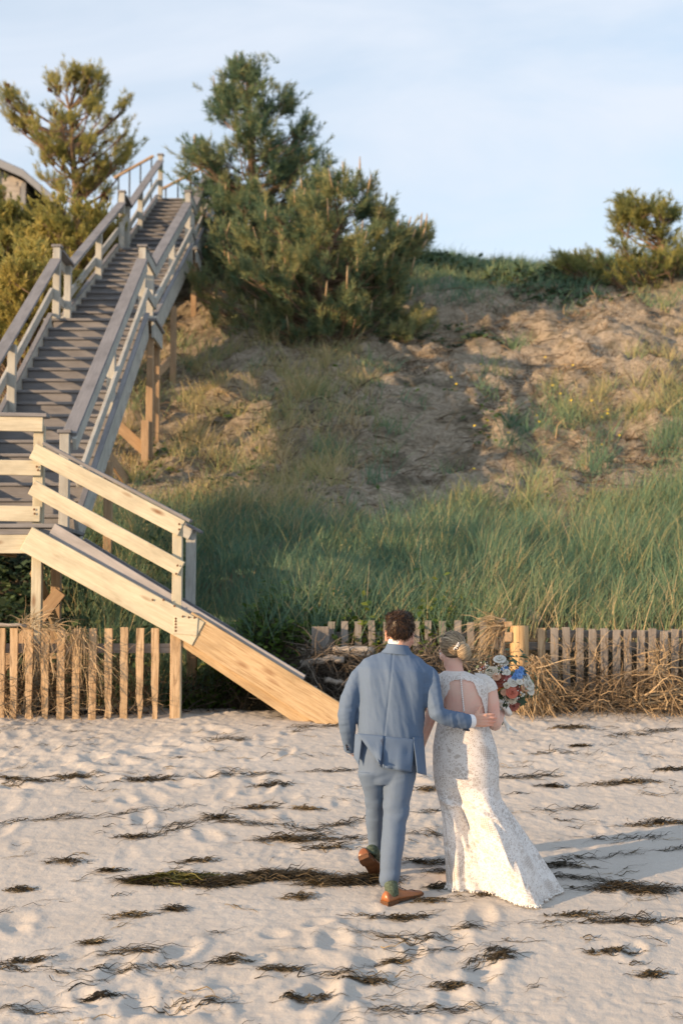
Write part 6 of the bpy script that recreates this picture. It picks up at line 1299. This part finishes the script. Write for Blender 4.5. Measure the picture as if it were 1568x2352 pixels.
for (x, y, s, dy) in ((1186, 1552, 7.5, -.07), (1194, 1544, 7.5, -.06), (1192, 1553, 7, -.09), (1181, 1558, 6.5, -.08), (1197, 1536, 6, -.04), (1188, 1543, 6, -.05), (1160, 1533, 5.5, -.03), (1156, 1537, 5, -.05), (1202, 1546, 6, -.03)): flower(x, y, s, 'blue', dy, 2, 5, 1.2, .4)
S = Soup(); k = 380; P = np.array(Q(1160, 1568, .03))+r.normal(0, 1, (k, 3))*np.array([.095, .05, .085]); P[:, 2] = np.maximum(P[:, 2], Q(0, 1618).z); V, F = leaves(P, unit(P-np.array(qc)+r.normal(0, .05, (k, 3))), .034*r.uniform(.5, 1.3, k), r, 1.9); S.add(V, F, np.repeat(np.clip(r.normal(.35, .2, k), .02, .98), 4)); tag(link('foliage', S.data('foliage'), leafy('bouquet_leaves', [(0, (.035, .060, .035)), (.5, (.095, .150, .080)), (1, (.24, .28, .20))], .55, .2, 0), BQ), kind='stuff')
mb = MB()
for (x, y, dy, n, s) in ((1150, 1541, -.085, 46, .030), (1104, 1545, -.01, 26, .020), (1112, 1533, .0, 16, .016), (1194, 1592, -.08, 22, .020), (1160, 1603, -.06, 14, .016), (1118, 1527, .02, 8, .012), (1205, 1566, -.09, 10, .012), (1163, 1616, -.08, 12, .012)):
    for _ in range(n): p = np.array(Q(x, y, dy))+r.normal(0, s, 3)*np.array([1, .6, 1]); V, F = ellipsoid(p, .0042, .0042, .0042, 6, 4); mb.add(V, F)
tag(link('filler_blossom', mb.data('filler_blossom'), plain('tiny_white_blossoms', (.74, .72, .66), .7, .1, 50), BQ), kind='stuff')
mb = MB(); hnd = Q(1152, 1634, .02)
for _ in range(26): p = Vector(tuple(r.normal(0, .012, 3))); V, F = tube([hnd+p*.6+Vector((-.005, .02, -.08)), hnd+p, Vector(qc).lerp(hnd, .5)+p*2], .0028, 5); mb.add(V, F)
V, F = limb([(Q(1140, 1596, -.06), .003), (Q(1148, 1585, -.10), .003), (Q(1160, 1578, -.10), .003), (Q(1164, 1570, -.09), .003)], 6); mb.add(V, F)
link('stem', mb.data('stem'), plain('green_stems', (.10, .16, .045), .6), BQ)
M_RIB = plain('white_silk_ribbon', (.78, .77, .74), .4, .04, 12, .1, .5)
V, F = tube([hnd+Vector((0, .005, -.03)), hnd+Vector((0, .0, .0)), hnd+Vector((.004, -.01, .05))], [.022, .024, .026], 18); mb = MB(); mb.add(V, F); link('ribbon_wrap', mb.data('ribbon_wrap'), M_RIB, BQ)
def ribbon(pts, w):
    o_, _ = smooth_path([(Q(*p), 1) for p in pts], 6); rows = []
    for i_, p in enumerate(o_):
        t = (o_[min(i_+1, len(o_)-1)]-o_[max(i_-1, 0)]).normalized(); s = t.cross(Vector((.15*math.sin(i_*.5), 1, .25*math.cos(i_*.4)))).normalized(); rows.append([p-s*w*.5, p+Vector((0, -.003, 0)), p+s*w*.5])
    surf('ribbon', BQ, M_RIB, rows, .0012)
ribbon([(1140, 1609, -.04), (1152, 1612, -.06), (1165, 1610, -.05)], .024); ribbon([(1146, 1617, -.03), (1158, 1622, -.08), (1166, 1634, -.06)], .036); ribbon([(1150, 1618, -.03), (1163, 1627, -.08), (1170, 1640, -.06), (1158, 1634, -.03)], .032)
ribbon([(1147, 1624, -.02), (1151, 1640, -.06), (1158, 1657, -.05), (1163, 1668, -.03), (1166, 1679, -.03)], .022); ribbon([(1150, 1630, .02), (1158, 1655, .03), (1172, 1672, .05), (1188, 1680, .07)], .018)
